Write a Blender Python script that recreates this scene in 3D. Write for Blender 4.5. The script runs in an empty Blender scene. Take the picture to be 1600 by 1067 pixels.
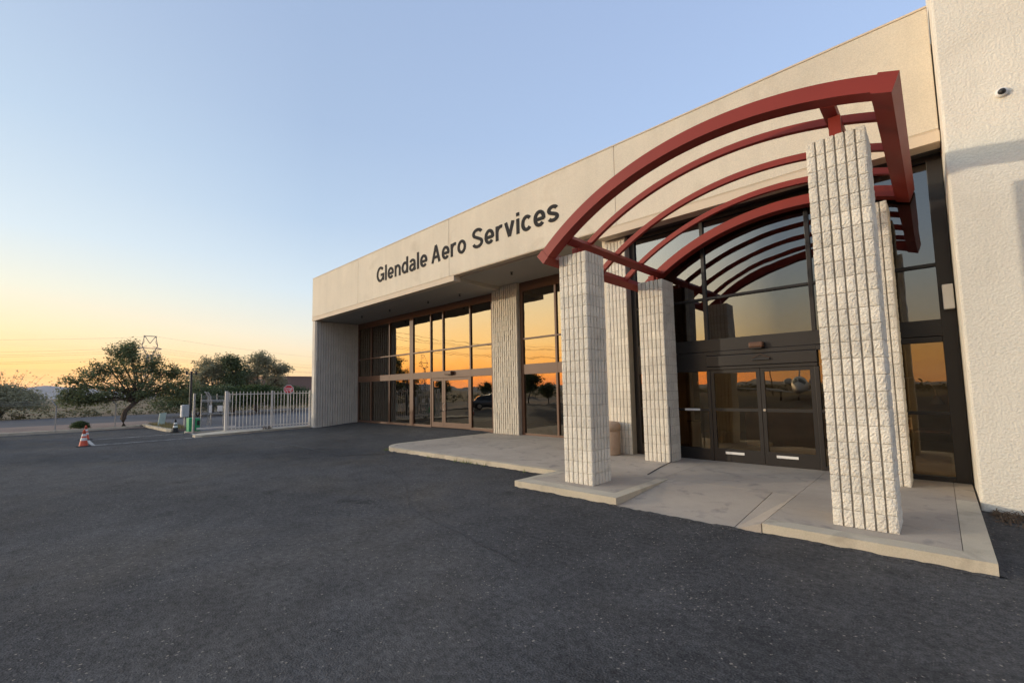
import bpy, bmesh, math, random
from mathutils import Vector, Matrix, noise
R = math.radians
SC = bpy.context.scene
COL = SC.collection
random.seed(7)

# ------------------------------------------------------------------ camera
H = 1.85                                   # eye height above the asphalt
yaw, pitch, roll = R(43.60320443), R(4.57705534), R(-1.09533982)
FW = Vector((-math.sin(yaw)*math.cos(pitch), math.cos(yaw)*math.cos(pitch), math.sin(pitch)))
RT0 = Vector((math.cos(yaw), math.sin(yaw), 0)); UP0 = RT0.cross(FW)
RT = RT0*math.cos(roll) + UP0*math.sin(roll); UP = UP0*math.cos(roll) - RT0*math.sin(roll)
cam = bpy.data.cameras.new('camera'); camo = bpy.data.objects.new('camera', cam); COL.objects.link(camo)
m = Matrix.Identity(4)
for i, v in enumerate((RT, UP, -FW)):
    for k in range(3): m[k][i] = v[k]
m.translation = Vector((0, 0, H)); camo.matrix_world = m
cam.sensor_width = 36; cam.lens = 697.06/1600*36; cam.shift_y = 19.84/1600
cam.clip_start = 0.05; cam.clip_end = 30000
SC.camera = camo

# ------------------------------------------------------------------ sky, sun, exposure
GLOW = Vector((-0.735, -0.678, 0)).normalized()      # where the sun went down, behind the camera's left
SUN = Vector((-0.7157*0.9925, -0.6984*0.9925, 0.122)) # low soft evening light on the front of the building
world = bpy.data.worlds.new('World'); SC.world = world; world.use_nodes = True
wn, wl = world.node_tree.nodes, world.node_tree.links
bg = wn['Background']
def wnode(t, **k):
    n = wn.new(t)
    for a, b in k.items(): setattr(n, a, b)
    return n
def wmath(op, a, b=None, c=None):
    n = wnode('ShaderNodeMath', operation=op)
    for i, v in enumerate((a, b, c)):
        if v is None: continue
        if isinstance(v, (int, float)): n.inputs[i].default_value = v
        else: wl.new(v, n.inputs[i])
    return n.outputs[0]
tc = wnode('ShaderNodeTexCoord'); sep = wnode('ShaderNodeSeparateXYZ'); wl.new(tc.outputs['Generated'], sep.inputs[0])
zc = wmath('MAXIMUM', sep.outputs[2], 0.0)
el = wmath('MULTIPLY', wmath('ARCSINE', wmath('MINIMUM', zc, 1.0)), 2/math.pi)
pos = wmath('SQRT', el)
hl = wmath('SQRT', wmath('MAXIMUM', wmath('SUBTRACT', 1.0, wmath('MULTIPLY', sep.outputs[2], sep.outputs[2])), 1e-6))
cz = wmath('DIVIDE', wmath('ADD', wmath('MULTIPLY', sep.outputs[0], GLOW.x), wmath('MULTIPLY', sep.outputs[1], GLOW.y)), hl)
def sky_ramp(stops):
    n = wnode('ShaderNodeValToRGB'); cr = n.color_ramp
    while len(cr.elements) < len(stops): cr.elements.new(0.5)
    for e, (d, c) in zip(cr.elements, stops):
        e.position = math.sqrt(d/90)
    for e, (d, c) in zip(cr.elements, stops):
        e.color = (c[0]*0.2, c[1]*0.2, c[2]*0.2, 1)
    wl.new(pos, n.inputs[0]); return n.outputs[0]
SKY_S = sky_ramp([(0, (3.9, .80, .04)), (1.6, (4.0, 1.18, .09)), (3.5, (3.9, 1.80, .33)), (6, (3.6, 2.3, .85)), (10, (3.1, 2.45, 1.42)), (16, (2.4, 2.28, 1.86)), (25, (1.65, 1.75, 1.78)), (40, (1.0, 1.15, 1.32)), (90, (.22, .30, .48))])
SKY_M = sky_ramp([(0, (1.5, .57, .10)), (3, (1.2, .62, .17)), (6, (.94, .70, .38)), (10, (.77, .735, .58)), (15, (.60, .675, .71)), (25, (.44, .545, .665)), (40, (.325, .41, .575)), (90, (.22, .30, .48))])
SKY_N = sky_ramp([(0, (1.08, .58, .19)), (3, (.90, .635, .32)), (7, (.73, .69, .57)), (12, (.56, .645, .70)), (20, (.405, .515, .655)), (30, (.33, .43, .595)), (45, (.285, .375, .55)), (90, (.22, .30, .48))])
SKY_A = sky_ramp([(0, (.52, .46, .52)), (5, (.60, .52, .58)), (11, (.50, .54, .68)), (30, (.35, .47, .70)), (50, (.28, .37, .58)), (90, (.22, .30, .52))])
def wmix(f0, f1, a, b):
    mr = wnode('ShaderNodeMapRange'); mr.inputs[1].default_value = f0; mr.inputs[2].default_value = f1; wl.new(cz, mr.inputs[0])
    n = wnode('ShaderNodeMix', data_type='RGBA'); wl.new(mr.outputs[0], n.inputs[0]); wl.new(a, n.inputs[6]); wl.new(b, n.inputs[7]); return n.outputs[2]
skyc = wmix(.82, .93, wmix(.42, .79, wmix(-.7, .42, SKY_A, SKY_N), SKY_M), SKY_S)
# thin streaks of cloud low in the sky
mp = wnode('ShaderNodeMapping'); mp.inputs[3].default_value = (2.2, 2.2, 46); wl.new(tc.outputs['Generated'], mp.inputs[0])
nz = wnode('ShaderNodeTexNoise'); nz.inputs['Scale'].default_value = 1.6; nz.inputs['Detail'].default_value = 5; wl.new(mp.outputs[0], nz.inputs[0])
st = wnode('ShaderNodeMapRange'); st.inputs[1].default_value = .52; st.inputs[2].default_value = .72; st.inputs[3].default_value = 0; st.inputs[4].default_value = .26; wl.new(nz.outputs[0], st.inputs[0])
lo = wnode('ShaderNodeMapRange'); lo.inputs[1].default_value = .12; lo.inputs[2].default_value = .03; wl.new(zc, lo.inputs[0])
cm = wnode('ShaderNodeMix', data_type='RGBA', blend_type='MULTIPLY'); wl.new(wmath('MULTIPLY', st.outputs[0], lo.outputs[0]), cm.inputs[0]); wl.new(skyc, cm.inputs[6]); cm.inputs[7].default_value = (.55, .45, .5, 1)
# the physical twilight sky underneath gives a small share
sky = wnode('ShaderNodeTexSky'); sky.sky_type = 'NISHITA'; sky.sun_disc = False
sky.sun_elevation = math.asin(SUN.z); sky.sun_rotation = math.atan2(SUN.x, SUN.y)
sky.altitude = 350; sky.ozone_density = 3.0
ad = wnode('ShaderNodeMix', data_type='RGBA', blend_type='ADD'); ad.inputs[0].default_value = 1
sc1 = wnode('ShaderNodeMix', data_type='RGBA', blend_type='MULTIPLY'); sc1.inputs[0].default_value = 1
wl.new(cm.outputs[2], sc1.inputs[6]); sc1.inputs[7].default_value = (50, 50, 50, 1)
sc2 = wnode('ShaderNodeMix', data_type='RGBA', blend_type='MULTIPLY'); sc2.inputs[0].default_value = 1
wl.new(sky.outputs[0], sc2.inputs[6]); sc2.inputs[7].default_value = (.1, .1, .1, 1)
wl.new(sc1.outputs[2], ad.inputs[6]); wl.new(sc2.outputs[2], ad.inputs[7])
wl.new(ad.outputs[2], bg.inputs[0]); bg.inputs[1].default_value = 0.1
sl = bpy.data.lights.new('sun', 'SUN'); sl.energy = 1.5; sl.angle = R(1.1); sl.color = (1, .86, .66)
so = bpy.data.objects.new('sun', sl); COL.objects.link(so); so.rotation_euler = SUN.to_track_quat('Z', 'Y').to_euler(); so.location = (0, -20, 30)
SC.view_settings.view_transform = 'Standard'; SC.view_settings.look = 'None'
SC.view_settings.gamma = 1; SC.view_settings.use_curve_mapping = False
SC.view_settings.exposure = 0.34
SC.render.engine = 'CYCLES'; SC.cycles.use_denoising = True
SC.cycles.caustics_reflective = False; SC.cycles.caustics_refractive = False; SC.cycles.max_bounces = 8; SC.cycles.transparent_max_bounces = 16

# ------------------------------------------------------------------ helpers
class MB:
    """collects shapes, then links them as one mesh object"""
    def __init__(s): s.v = []; s.f = []; s.mi = []; s.cur = 0
    def add(s, vs, fs):
        o = len(s.v); s.v += [tuple(v) for v in vs]; s.f += [tuple(i+o for i in f) for f in fs]; s.mi += [s.cur]*len(fs); return s
    def box(s, x0, x1, y0, y1, z0, z1):
        return s.add([(x0,y0,z0),(x1,y0,z0),(x1,y1,z0),(x0,y1,z0),(x0,y0,z1),(x1,y0,z1),(x1,y1,z1),(x0,y1,z1)],
                     [(3,2,1,0),(4,5,6,7),(0,1,5,4),(1,2,6,5),(2,3,7,6),(3,0,4,7)])
    def obox(s, c, ax, ay, az):
        c, ax, ay, az = map(Vector, (c, ax, ay, az)); vs = []
        for k in (-1, 1):
            for i, j in ((-1,-1),(1,-1),(1,1),(-1,1)): vs.append(c+ax*i+ay*j+az*k)
        return s.add(vs, [(3,2,1,0),(4,5,6,7),(0,1,5,4),(1,2,6,5),(2,3,7,6),(3,0,4,7)])
    def bevbox(s, x0, x1, y0, y1, z0, z1, b):
        bm = bmesh.new(); bmesh.ops.create_cube(bm, size=1)
        for v in bm.verts: v.co = Vector(((x0+x1)/2+v.co.x*(x1-x0), (y0+y1)/2+v.co.y*(y1-y0), (z0+z1)/2+v.co.z*(z1-z0)))
        bmesh.ops.bevel(bm, geom=bm.edges[:], offset=b, segments=2, affect='EDGES', profile=.5)
        bm.verts.index_update(); s.add([v.co for v in bm.verts], [[v.index for v in f.verts] for f in bm.faces]); bm.free(); return s
    def tube(s, pts, r, n=8, cap=True):
        pts = [Vector(p) for p in pts]; rs = r if isinstance(r, (list, tuple)) else [r]*len(pts)
        o = len(s.v); up = Vector((0,0,1)); vs = []
        for i, p in enumerate(pts):
            d = (pts[min(i+1, len(pts)-1)]-pts[max(i-1, 0)])
            d = d.normalized() if d.length > 1e-9 else up
            a = d.cross(up)
            a = d.cross(Vector((1,0,0))) if a.length < .05 else a
            a.normalize(); b = a.cross(d)
            for k in range(n):
                t = 2*math.pi*k/n; vs.append(p+(a*math.cos(t)+b*math.sin(t))*rs[i])
        fs = []
        for i in range(len(pts)-1):
            for k in range(n):
                k2 = (k+1) % n; fs.append((i*n+k, i*n+k2, i*n+n+k2, i*n+n+k))
        if cap: fs.append(tuple(range(n-1, -1, -1))); fs.append(tuple((len(pts)-1)*n+k for k in range(n)))
        return s.add(vs, fs)
    def prism(s, poly, z0, z1):
        n = len(poly); vs = [(p[0],p[1],z0) for p in poly]+[(p[0],p[1],z1) for p in poly]
        return s.add(vs, [tuple(range(n-1,-1,-1)), tuple(range(n,2*n))]+[(k,(k+1)%n,n+(k+1)%n,n+k) for k in range(n)])
    def lathe(s, prof, c, n=20, axis='z', cap=True):
        vs = []; fs = []
        for r, z in prof:
            for k in range(n):
                t = 2*math.pi*k/n
                vs.append((c[0]+r*math.cos(t), c[1]+r*math.sin(t), c[2]+z))
        for i in range(len(prof)-1):
            for k in range(n): fs.append((i*n+k, i*n+(k+1)%n, i*n+n+(k+1)%n, i*n+n+k))
        if cap: fs.append(tuple(range(n-1,-1,-1))); fs.append(tuple((len(prof)-1)*n+k for k in range(n)))
        return s.add(vs, fs)
    def mesh(s, name, mat, smooth=False):
        me = bpy.data.meshes.new(name); me.from_pydata(s.v, [], s.f)
        for mm in (mat if isinstance(mat, (list, tuple)) else [mat]): me.materials.append(mm)
        if any(s.mi): me.polygons.foreach_set('material_index', s.mi)
        if smooth: me.polygons.foreach_set('use_smooth', [True]*len(me.polygons))
        me.update(); return me
    def build(s, name, mat, parent=None, smooth=False):
        return link(name, s.mesh(name, mat, smooth), parent)
def link(name, me, parent=None):
    o = bpy.data.objects.new(name, me); COL.objects.link(o)
    if parent is not None:
        o.parent = parent; o.matrix_parent_inverse = Matrix.Translation(-WLOC.get(parent, Vector((0,0,0))))
    return o
WLOC = {}
def thing(name, label, cat, loc=(0,0,0), group=None):
    o = bpy.data.objects.new(name, None); COL.objects.link(o); o.location = loc; WLOC[o] = Vector(loc)
    o.empty_display_size = .2
    return tag(o, label, cat, group)
def tag(o, label, cat, group=None):
    o['label'] = label; o['category'] = cat
    if group: o['group'] = group
    return o
def struct(o): o['kind'] = 'structure'; return o
def stuff(o): o['kind'] = 'stuff'; return o
def copy_thing(root, loc, label, rz=0.0):
    """copies a thing and its parts (built around its own origin)"""
    def rec(o, par):
        c = o.copy(); COL.objects.link(c)
        if par is not None: c.parent = par
        for ch in [q for q in bpy.data.objects if q.parent == o]: rec(ch, c)
        return c
    c = rec(root, None); c.location = loc; c.rotation_euler.z = rz; c['label'] = label; return c

# ------------------------------------------------------------------ materials
MATS = {}
def mat(name, col, *a, objvar=0.0, **k):
    m = mat0(name, col, *a, **k)
    if objvar:
        N, L = m.node_tree.nodes, m.node_tree.links; p = N['Principled BSDF']; src = p.inputs['Base Color'].links[0].from_socket
        oi = N.new('ShaderNodeObjectInfo'); mr = N.new('ShaderNodeMapRange'); mr.inputs[3].default_value = 1-objvar; mr.inputs[4].default_value = 1+objvar*.6; L.new(oi.outputs['Random'], mr.inputs[0])
        x = N.new('ShaderNodeMix'); x.data_type = 'RGBA'; x.blend_type = 'MULTIPLY'; x.inputs[0].default_value = 1; L.new(src, x.inputs[6]); L.new(mr.outputs[0], x.inputs[7]); L.new(x.outputs[2], p.inputs['Base Color'])
    return m
def mat0(name, col, rough=.8, var=.12, vscale=3.0, bump=0.0, bscale=30.0, bdetail=3, metallic=0.0, streak=0.0, fine=0.0, fscale=120.0, spec=None, dirt=None, transl=0.0, coat=0):
    m = bpy.data.materials.new(name); m.use_nodes = True; N, L = m.node_tree.nodes, m.node_tree.links
    p = N['Principled BSDF']; p.inputs['Roughness'].default_value = rough; p.inputs['Metallic'].default_value = metallic
    if spec is not None: p.inputs['Specular IOR Level'].default_value = spec
    if coat: p.inputs['Coat Weight'].default_value = coat; p.inputs['Coat Roughness'].default_value = .05
    g = N.new('ShaderNodeNewGeometry'); pos = g.outputs['Position']
    def mulcol(a, fac, lo, hi):
        mr = N.new('ShaderNodeMapRange'); mr.inputs[1].default_value = .25; mr.inputs[2].default_value = .75
        mr.inputs[3].default_value = lo; mr.inputs[4].default_value = hi; L.new(fac, mr.inputs[0])
        x = N.new('ShaderNodeMix'); x.data_type = 'RGBA'; x.blend_type = 'MULTIPLY'; x.inputs[0].default_value = 1
        if isinstance(a, tuple): x.inputs[6].default_value = (*a, 1)
        else: L.new(a, x.inputs[6])
        L.new(mr.outputs[0], x.inputs[7]); return x.outputs[2]
    def noi(scale, detail=4, dist=0.0):
        n = N.new('ShaderNodeTexNoise'); n.inputs['Scale'].default_value = scale; n.inputs['Detail'].default_value = detail
        n.inputs['Distortion'].default_value = dist; L.new(pos, n.inputs['Vector']); return n.outputs[0]
    c = tuple(col)
    c = mulcol(c, noi(vscale), 1-var, 1+var)
    if fine: c = mulcol(c, noi(fscale, 2), 1-fine, 1+fine)
    if streak:
        mpn = N.new('ShaderNodeMapping'); mpn.inputs[3].default_value = (3.2, 3.2, .16); L.new(pos, mpn.inputs[0])
        ns = N.new('ShaderNodeTexNoise'); ns.inputs['Scale'].default_value = 1.3; ns.inputs['Detail'].default_value = 6; L.new(mpn.outputs[0], ns.inputs['Vector'])
        c = mulcol(c, ns.outputs[0], 1-streak, 1+streak*.6)
    if dirt:
        dcol, dscale, d0, d1 = dirt
        mr = N.new('ShaderNodeMapRange'); mr.inputs[1].default_value = d0; mr.inputs[2].default_value = d1; L.new(noi(dscale, 6, .6), mr.inputs[0])
        x = N.new('ShaderNodeMix'); x.data_type = 'RGBA'; L.new(mr.outputs[0], x.inputs[0]); L.new(c, x.inputs[6]); x.inputs[7].default_value = (*dcol, 1); c = x.outputs[2]
    L.new(c, p.inputs['Base Color'])
    if bump:
        b = N.new('ShaderNodeBump'); b.inputs['Strength'].default_value = 1; b.inputs['Distance'].default_value = bump
        L.new(noi(bscale, bdetail), b.inputs['Height']); L.new(b.outputs[0], p.inputs['Normal'])
    if transl:
        t = N.new('ShaderNodeBsdfTranslucent'); L.new(c, t.inputs[0]); mx = N.new('ShaderNodeMixShader'); mx.inputs[0].default_value = transl
        L.new(p.outputs[0], mx.inputs[1]); L.new(t.outputs[0], mx.inputs[2]); L.new(mx.outputs[0], N['Material Output'].inputs[0])
    MATS[name] = m; return m
M_FASCIA = mat('cream_stucco', (.68, .60, .475), .9, .06, .8, .007, 55, 4, streak=.05, fine=.11, fscale=60, dirt=((.52,.44,.33), .9, .60, .85))
M_BAND = mat('cream_band', (.64, .53, .40), .9, .05, 1.2, .004, 60, 4, fine=.06)
M_WALL = mat('white_stucco', (.80, .74, .625), .92, .05, .7, .013, 34, 4, fine=.07, fscale=45, streak=.03, dirt=((.66,.60,.50), .5, .58, .85))
M_BLOCK = mat('split_face_block', (.72, .66, .555), .93, .10, 2.2, .016, 48, 4, fine=.14, fscale=60, objvar=.10, dirt=((.50,.44,.35), 1.6, .60, .85))
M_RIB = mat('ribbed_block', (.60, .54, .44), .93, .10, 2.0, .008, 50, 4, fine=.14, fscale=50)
M_WING = mat('wing_block', (.64, .58, .49), .93, .10, 2.0, .008, 50, 4, fine=.14, fscale=50)  # even colour for wing and end wall, a little paler than the ribbed block
M_MORTAR = mat('mortar', (.40, .36, .30), .95, .1, 4, .003, 80)
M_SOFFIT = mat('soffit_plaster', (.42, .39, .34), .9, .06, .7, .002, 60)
M_RED = mat('dark_red_steel', (.25, .031, .021), .5, .07, 2.0, .0008, 140, fine=.07, fscale=200, spec=.25, dirt=((.12,.022,.018), 1.4, .60, .85))
M_BRONZE = mat('bronze_aluminium', (.125, .062, .036), .5, .06, 2, spec=.35)
M_DARK = mat('black_bronze_aluminium', (.020, .017, .016), .42, .1, 2, metallic=.2)
M_HEAD = mat('dim_soffit', (.055, .055, .052), .6, .1, 1)  # dark grey of the entrance soffit, with its poor light put into the colour
M_CONC = mat('pale_concrete', (.42, .352, .28), .88, .13, .9, .002, 60, 5, fine=.10, fscale=90, objvar=.07, streak=.05, dirt=((.27,.235,.20), 3.4, .56, .74))
M_KERB = mat('kerb_concrete', (.50, .43, .32), .9, .12, 2.2, .004, 50, 5, fine=.10, fscale=90, dirt=((.30,.25,.19), 2.0, .55, .8))
M_JOINT = mat('joint_dirt', (.17, .145, .12), .95)
M_WHITE = mat('white_paint', (.76, .74, .70), .6, .05, 4)
M_LINE = mat('worn_line_paint', (.50, .48, .44), .8, .15, 4, dirt=((.12,.115,.11), 5, .45, .62))
M_FENCE = mat('off_white_steel', (.66, .61, .55), .55, .06, 4)
M_GALV = mat('galvanised_steel', (.36, .35, .33), .5, .1, 6, metallic=.4)
M_BLACK = mat('black_paint', (.016, .016, .017), .5)
M_LETTER = mat('dark_grey_letter', (.026, .024, .024), .8, .05, spec=.2)
M_GREEN = mat('green_paint', (.025, .33, .13), .5, .1, 5)
M_PALEGREEN = mat('pale_green_plastic', (.42, .52, .44), .6)
M_GREYBOX = mat('grey_cabinet', (.40, .42, .43), .5)
M_ORANGE = mat('cone_orange', (.66, .10, .045), .6, .1, 8)
M_STRIPE = mat('cone_white_band', (.72, .68, .62), .5)
M_RUBBER = mat('black_rubber', (.025, .024, .023), .8)
M_STOPRED = mat('sign_red', (.60, .022, .03), .5)
M_TAN = mat('tan_aggregate', (.44, .31, .215), .85, .12, 8, .003, 120, fine=.2, fscale=150)
M_BARK = mat('bark', (.085, .062, .045), .95, .25, 9, .02, 30)
M_LEAF1 = mat('mesquite_leaf', (.155, .18, .075), .75, .45, 1.3, transl=.25)
M_LEAF2 = mat('silvery_leaf', (.30, .28, .165), .8, .35, .9, transl=.3)
M_LEAF3 = mat('dark_leaf', (.10, .125, .05), .8, .4, .9, transl=.2)
M_LEAF4 = mat('green_shrub_leaf', (.065, .095, .024), .75, .4, 1.2, transl=.25)
M_SCRUB = mat('desert_scrub', (.125, .115, .060), .9, .45, .5, transl=.2)
M_GRASS = mat('dry_grass', (.21, .18, .085), .9, .35, 3, transl=.3)
M_WEED = mat('green_weed', (.14, .19, .05), .8, .3, 6, transl=.3)
M_LITTER = mat('dry_litter', (.13, .085, .05), .95, .4, 9)
M_GRAVEL = mat('pink_gravel', (.255, .185, .145), .95, .16, .6, .012, 22, 5, fine=.3, fscale=28, spec=.08)
M_DESERT = mat('desert_earth', (.185, .130, .082), .95, .30, .06, .02, 3, 5, fine=.25, fscale=.45, dirt=((.15,.135,.075), .10, .46, .62), spec=.08)
M_ROAD = mat('old_road_asphalt', (.105, .10, .10), .9, .12, .25, .004, 40, fine=.12, fscale=20, spec=.08)
M_DRIVE = mat('worn_asphalt', (.13, .125, .125), .9, .12, .3, .004, 40, fine=.12, fscale=20, spec=.08)
M_BROWNWALL = mat('brown_block_wall', (.215, .135, .105), .9, .1, .3)
M_HILL = mat('rocky_hill', (.20, .165, .14), .95, .25, .004)
M_FLOORIN = mat('brown_tile_floor', (.34, .21, .12), .35, .2, 1.0)
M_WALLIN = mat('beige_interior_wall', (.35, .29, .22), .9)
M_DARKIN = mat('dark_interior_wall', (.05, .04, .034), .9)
M_WOOD = mat('dark_wood', (.12, .06, .03), .4, .25, 3)
M_JET = mat('white_aircraft_paint', (.55, .55, .55), .45, .03, 1)
M_CAR = mat('silver_car_paint', (.10, .10, .105), .3, .03, 1, metallic=.5, coat=.5)
M_CARGLASS = mat('car_glass', (.012, .013, .014), .05)
M_TYRE = mat('tyre', (.018, .018, .018), .8)
M_WIRE = mat('dark_cable', (.03, .03, .032), .7)
M_TOWER = mat('weathered_lattice_steel', (.22, .21, .20), .7)
M_CHROME = mat('brushed_metal', (.6, .58, .55), .3, .02, metallic=.9)

def asphalt():
    m = mat('asphalt', (.073, .070, .068), .85, .22, .28, .013, 60, 5, fine=.55, fscale=70, spec=.07, dirt=((.085,.077,.068), .35, .50, .70))
    N, L = m.node_tree.nodes, m.node_tree.links; p = N['Principled BSDF']
    src = p.inputs['Base Color'].links[0].from_socket; g = N.new('ShaderNodeNewGeometry')
    def mul(a, b):
        q = N.new('ShaderNodeMath'); q.operation = 'MULTIPLY'; L.new(a, q.inputs[0]); L.new(b, q.inputs[1]); return q.outputs[0]
    def noi(sc, lo, hi, o0, o1, det=5):
        n = N.new('ShaderNodeTexNoise'); n.inputs['Scale'].default_value = sc; n.inputs['Detail'].default_value = det; L.new(g.outputs['Position'], n.inputs['Vector'])
        r = N.new('ShaderNodeMapRange'); r.inputs[1].default_value = lo; r.inputs[2].default_value = hi; r.inputs[3].default_value = o0; r.inputs[4].default_value = o1; L.new(n.outputs[0], r.inputs[0]); return r.outputs[0]
    mott = N.new('ShaderNodeMix'); mott.data_type = 'RGBA'; mott.blend_type = 'MULTIPLY'; mott.inputs[0].default_value = 1; L.new(src, mott.inputs[6]); L.new(mul(mul(noi(16, .3, .7, .72, 1.3, 4), noi(2.2, .3, .7, .86, 1.16)), mul(noi(1.15, .64, .72, 1.0, .68), noi(.16, .35, .65, .86, 1.18, 3))), mott.inputs[7]); src = mott.outputs[2]
    # pale worn chips of aggregate, denser in worn patches
    for sc, keep, col, rad in ((30, .80, (.28, .245, .20), .31), (52, .52, (.125, .115, .105), .38)):
        v = N.new('ShaderNodeTexVoronoi'); v.inputs['Scale'].default_value = sc; 
        wv = N.new('ShaderNodeTexNoise'); wv.inputs['Scale'].default_value = sc*2.5; L.new(g.outputs['Position'], wv.inputs['Vector'])
        wm = N.new('ShaderNodeMix'); wm.data_type = 'RGBA'; wm.blend_type = 'LINEAR_LIGHT'; wm.inputs[0].default_value = .35/sc; L.new(g.outputs['Position'], wm.inputs[6]); L.new(wv.outputs['Color'], wm.inputs[7]); L.new(wm.outputs[2], v.inputs['Vector'])
        chip = N.new('ShaderNodeMapRange'); chip.inputs[1].default_value = rad; chip.inputs[2].default_value = rad*.6; L.new(v.outputs['Distance'], chip.inputs[0])
        sepc = N.new('ShaderNodeSeparateColor'); L.new(v.outputs['Color'], sepc.inputs[0])
        thr = N.new('ShaderNodeMath'); thr.operation = 'GREATER_THAN'; L.new(sepc.outputs[0], thr.inputs[0]); L.new(noi(.6, .36, .66, .985, keep), thr.inputs[1])
        x = N.new('ShaderNodeMix'); x.data_type = 'RGBA'; L.new(mul(chip.outputs[0], thr.outputs[0]), x.inputs[0]); L.new(src, x.inputs[6]); x.inputs[7].default_value = (*col, 1); src = x.outputs[2]
    L.new(src, p.inputs['Base Color'])
    return m
M_ASPHALT = asphalt()
M_SEAL = mat('crack_sealant', (.014, .014, .015), .7)

def glass(name, tint, refl, trans):
    """tinted reflective sheet glass: part mirror, part dark see-through, slightly wavy"""
    m = bpy.data.materials.new(name); m.use_nodes = True; N, L = m.node_tree.nodes, m.node_tree.links
    N.remove(N['Principled BSDF'])
    gl = N.new('ShaderNodeBsdfGlossy'); gl.inputs['Color'].default_value = (*tint, 1); gl.inputs['Roughness'].default_value = 0.0
    tr = N.new('ShaderNodeBsdfTransparent'); tr.inputs[0].default_value = (*trans, 1)
    g = N.new('ShaderNodeNewGeometry'); n = N.new('ShaderNodeTexNoise'); n.inputs['Scale'].default_value = 1.1; n.inputs['Detail'].default_value = 1.5; L.new(g.outputs['Position'], n.inputs['Vector'])
    b = N.new('ShaderNodeBump'); b.inputs['Distance'].default_value = .0035; b.inputs['Strength'].default_value = 1; L.new(n.outputs[0], b.inputs['Height']); L.new(b.outputs[0], gl.inputs['Normal'])
    lw = N.new('ShaderNodeLayerWeight'); lw.inputs[0].default_value = .5
    mr = N.new('ShaderNodeMapRange'); mr.inputs[3].default_value = refl; mr.inputs[4].default_value = .7; 
    pw = N.new('ShaderNodeMath'); pw.operation = 'POWER'; pw.inputs[1].default_value = 3; L.new(lw.outputs['Facing'], pw.inputs[0]); L.new(pw.outputs[0], mr.inputs[0])
    mx = N.new('ShaderNodeMixShader'); L.new(mr.outputs[0], mx.inputs[0]); L.new(tr.outputs[0], mx.inputs[1]); L.new(gl.outputs[0], mx.inputs[2])
    L.new(mx.outputs[0], N['Material Output'].inputs[0]); return m
M_GLASS = glass('bronze_reflective_glass', (1.0, .90, .75), .20, (.12, .085, .055))
M_GLASS3 = glass('bronze_door_glass', (1.0, .80, .52), .20, (.60, .44, .28))
M_GLASS2 = glass('grey_bronze_glass', (.93, .95, .98), .17, (.24, .18, .13))

# ------------------------------------------------------------------ ground
def smooth(a, b, x):
    t = max(0, min(1, (x-a)/(b-a))); return t*t*(3-2*t)
def gz(x, y):
    # the asphalt rises gently to the left glazing
    return .165*smooth(10.3, 12.6, y)*smooth(-12.2, -14.0, x)*smooth(-25.6, -24.6, x)
def sheet(name, xs, ys, zf, m):
    mb = MB(); nx, ny = len(xs), len(ys)
    mb.add([(x, y, zf(x, y)) for y in ys for x in xs], [(j*nx+i, j*nx+i+1, (j+1)*nx+i+1, (j+1)*nx+i) for j in range(ny-1) for i in range(nx-1)])
    return struct(mb.build(name, m, None, True))
def disc(name, r, z, m):
    mb = MB(); n = 64
    mb.add([(0, 0, z)]+[(r*math.cos(2*math.pi*k/n), r*math.sin(2*math.pi*k/n), z) for k in range(n)], [(0, k+1, (k+1) % n+1) for k in range(n)])
    return struct(mb.build(name, m))
disc('desert_ground', 6000, -.06, M_DESERT)
sheet('car_park', [-34.4, -30, -25.98, -25.6, -25.3, -25, -24.6]+[-24+.5*i for i in range(26)]+[-11, -6, 0, 10, 40], [-60, -40, -20, -10, -4, 0, 4, 8, 9.5, 10]+[10.3+.3*i for i in range(10)], gz, M_ASPHALT)
sheet('gravel_strip', [-44.6, -40, -34.5], [-200, -40, 0, 4, 5, 8, 40], lambda x, y: .015, M_GRAVEL)
sheet('road', [-60, -52, -44.8], [-300, 0, 300], lambda x, y: .0, M_ROAD)
for xx in (-60.6, -44.75):
    mb = MB(); mb.box(xx, xx+.25, -300, 300, -.05, .012); struct(mb.build('road_edge', M_DRIVE))
sheet('driveway', [-44.6, -36.2, -26.0], [5.6, 12, 40], lambda x, y: .02 if x < -30 else .004, M_DRIVE)
for y0, x0, x1 in ((16.5, -40, -31), (16.5, -30.5, -27.0)):
    struct(MB().box(x0, x1, y0, y0+.25, .0, .15).build('drive_kerb', M_KERB))
# painted bay lines
for nm, a in (('parking_line', (-24.16, -24.04, 1.40, 4.86)), ('parking_line', (-27.40, -27.28, 1.55, 4.9)), ('parking_line', (-27.10, -24.16, 1.38, 1.50)), ('parking_line', (-27.0, -25.2, 5.10, 5.22))):
    struct(MB().add([(a[0],a[2],.005),(a[1],a[2],.005),(a[1],a[3],.005),(a[0],a[3],.005)], [(0,1,2,3)]).build(nm, M_LINE))
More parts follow.
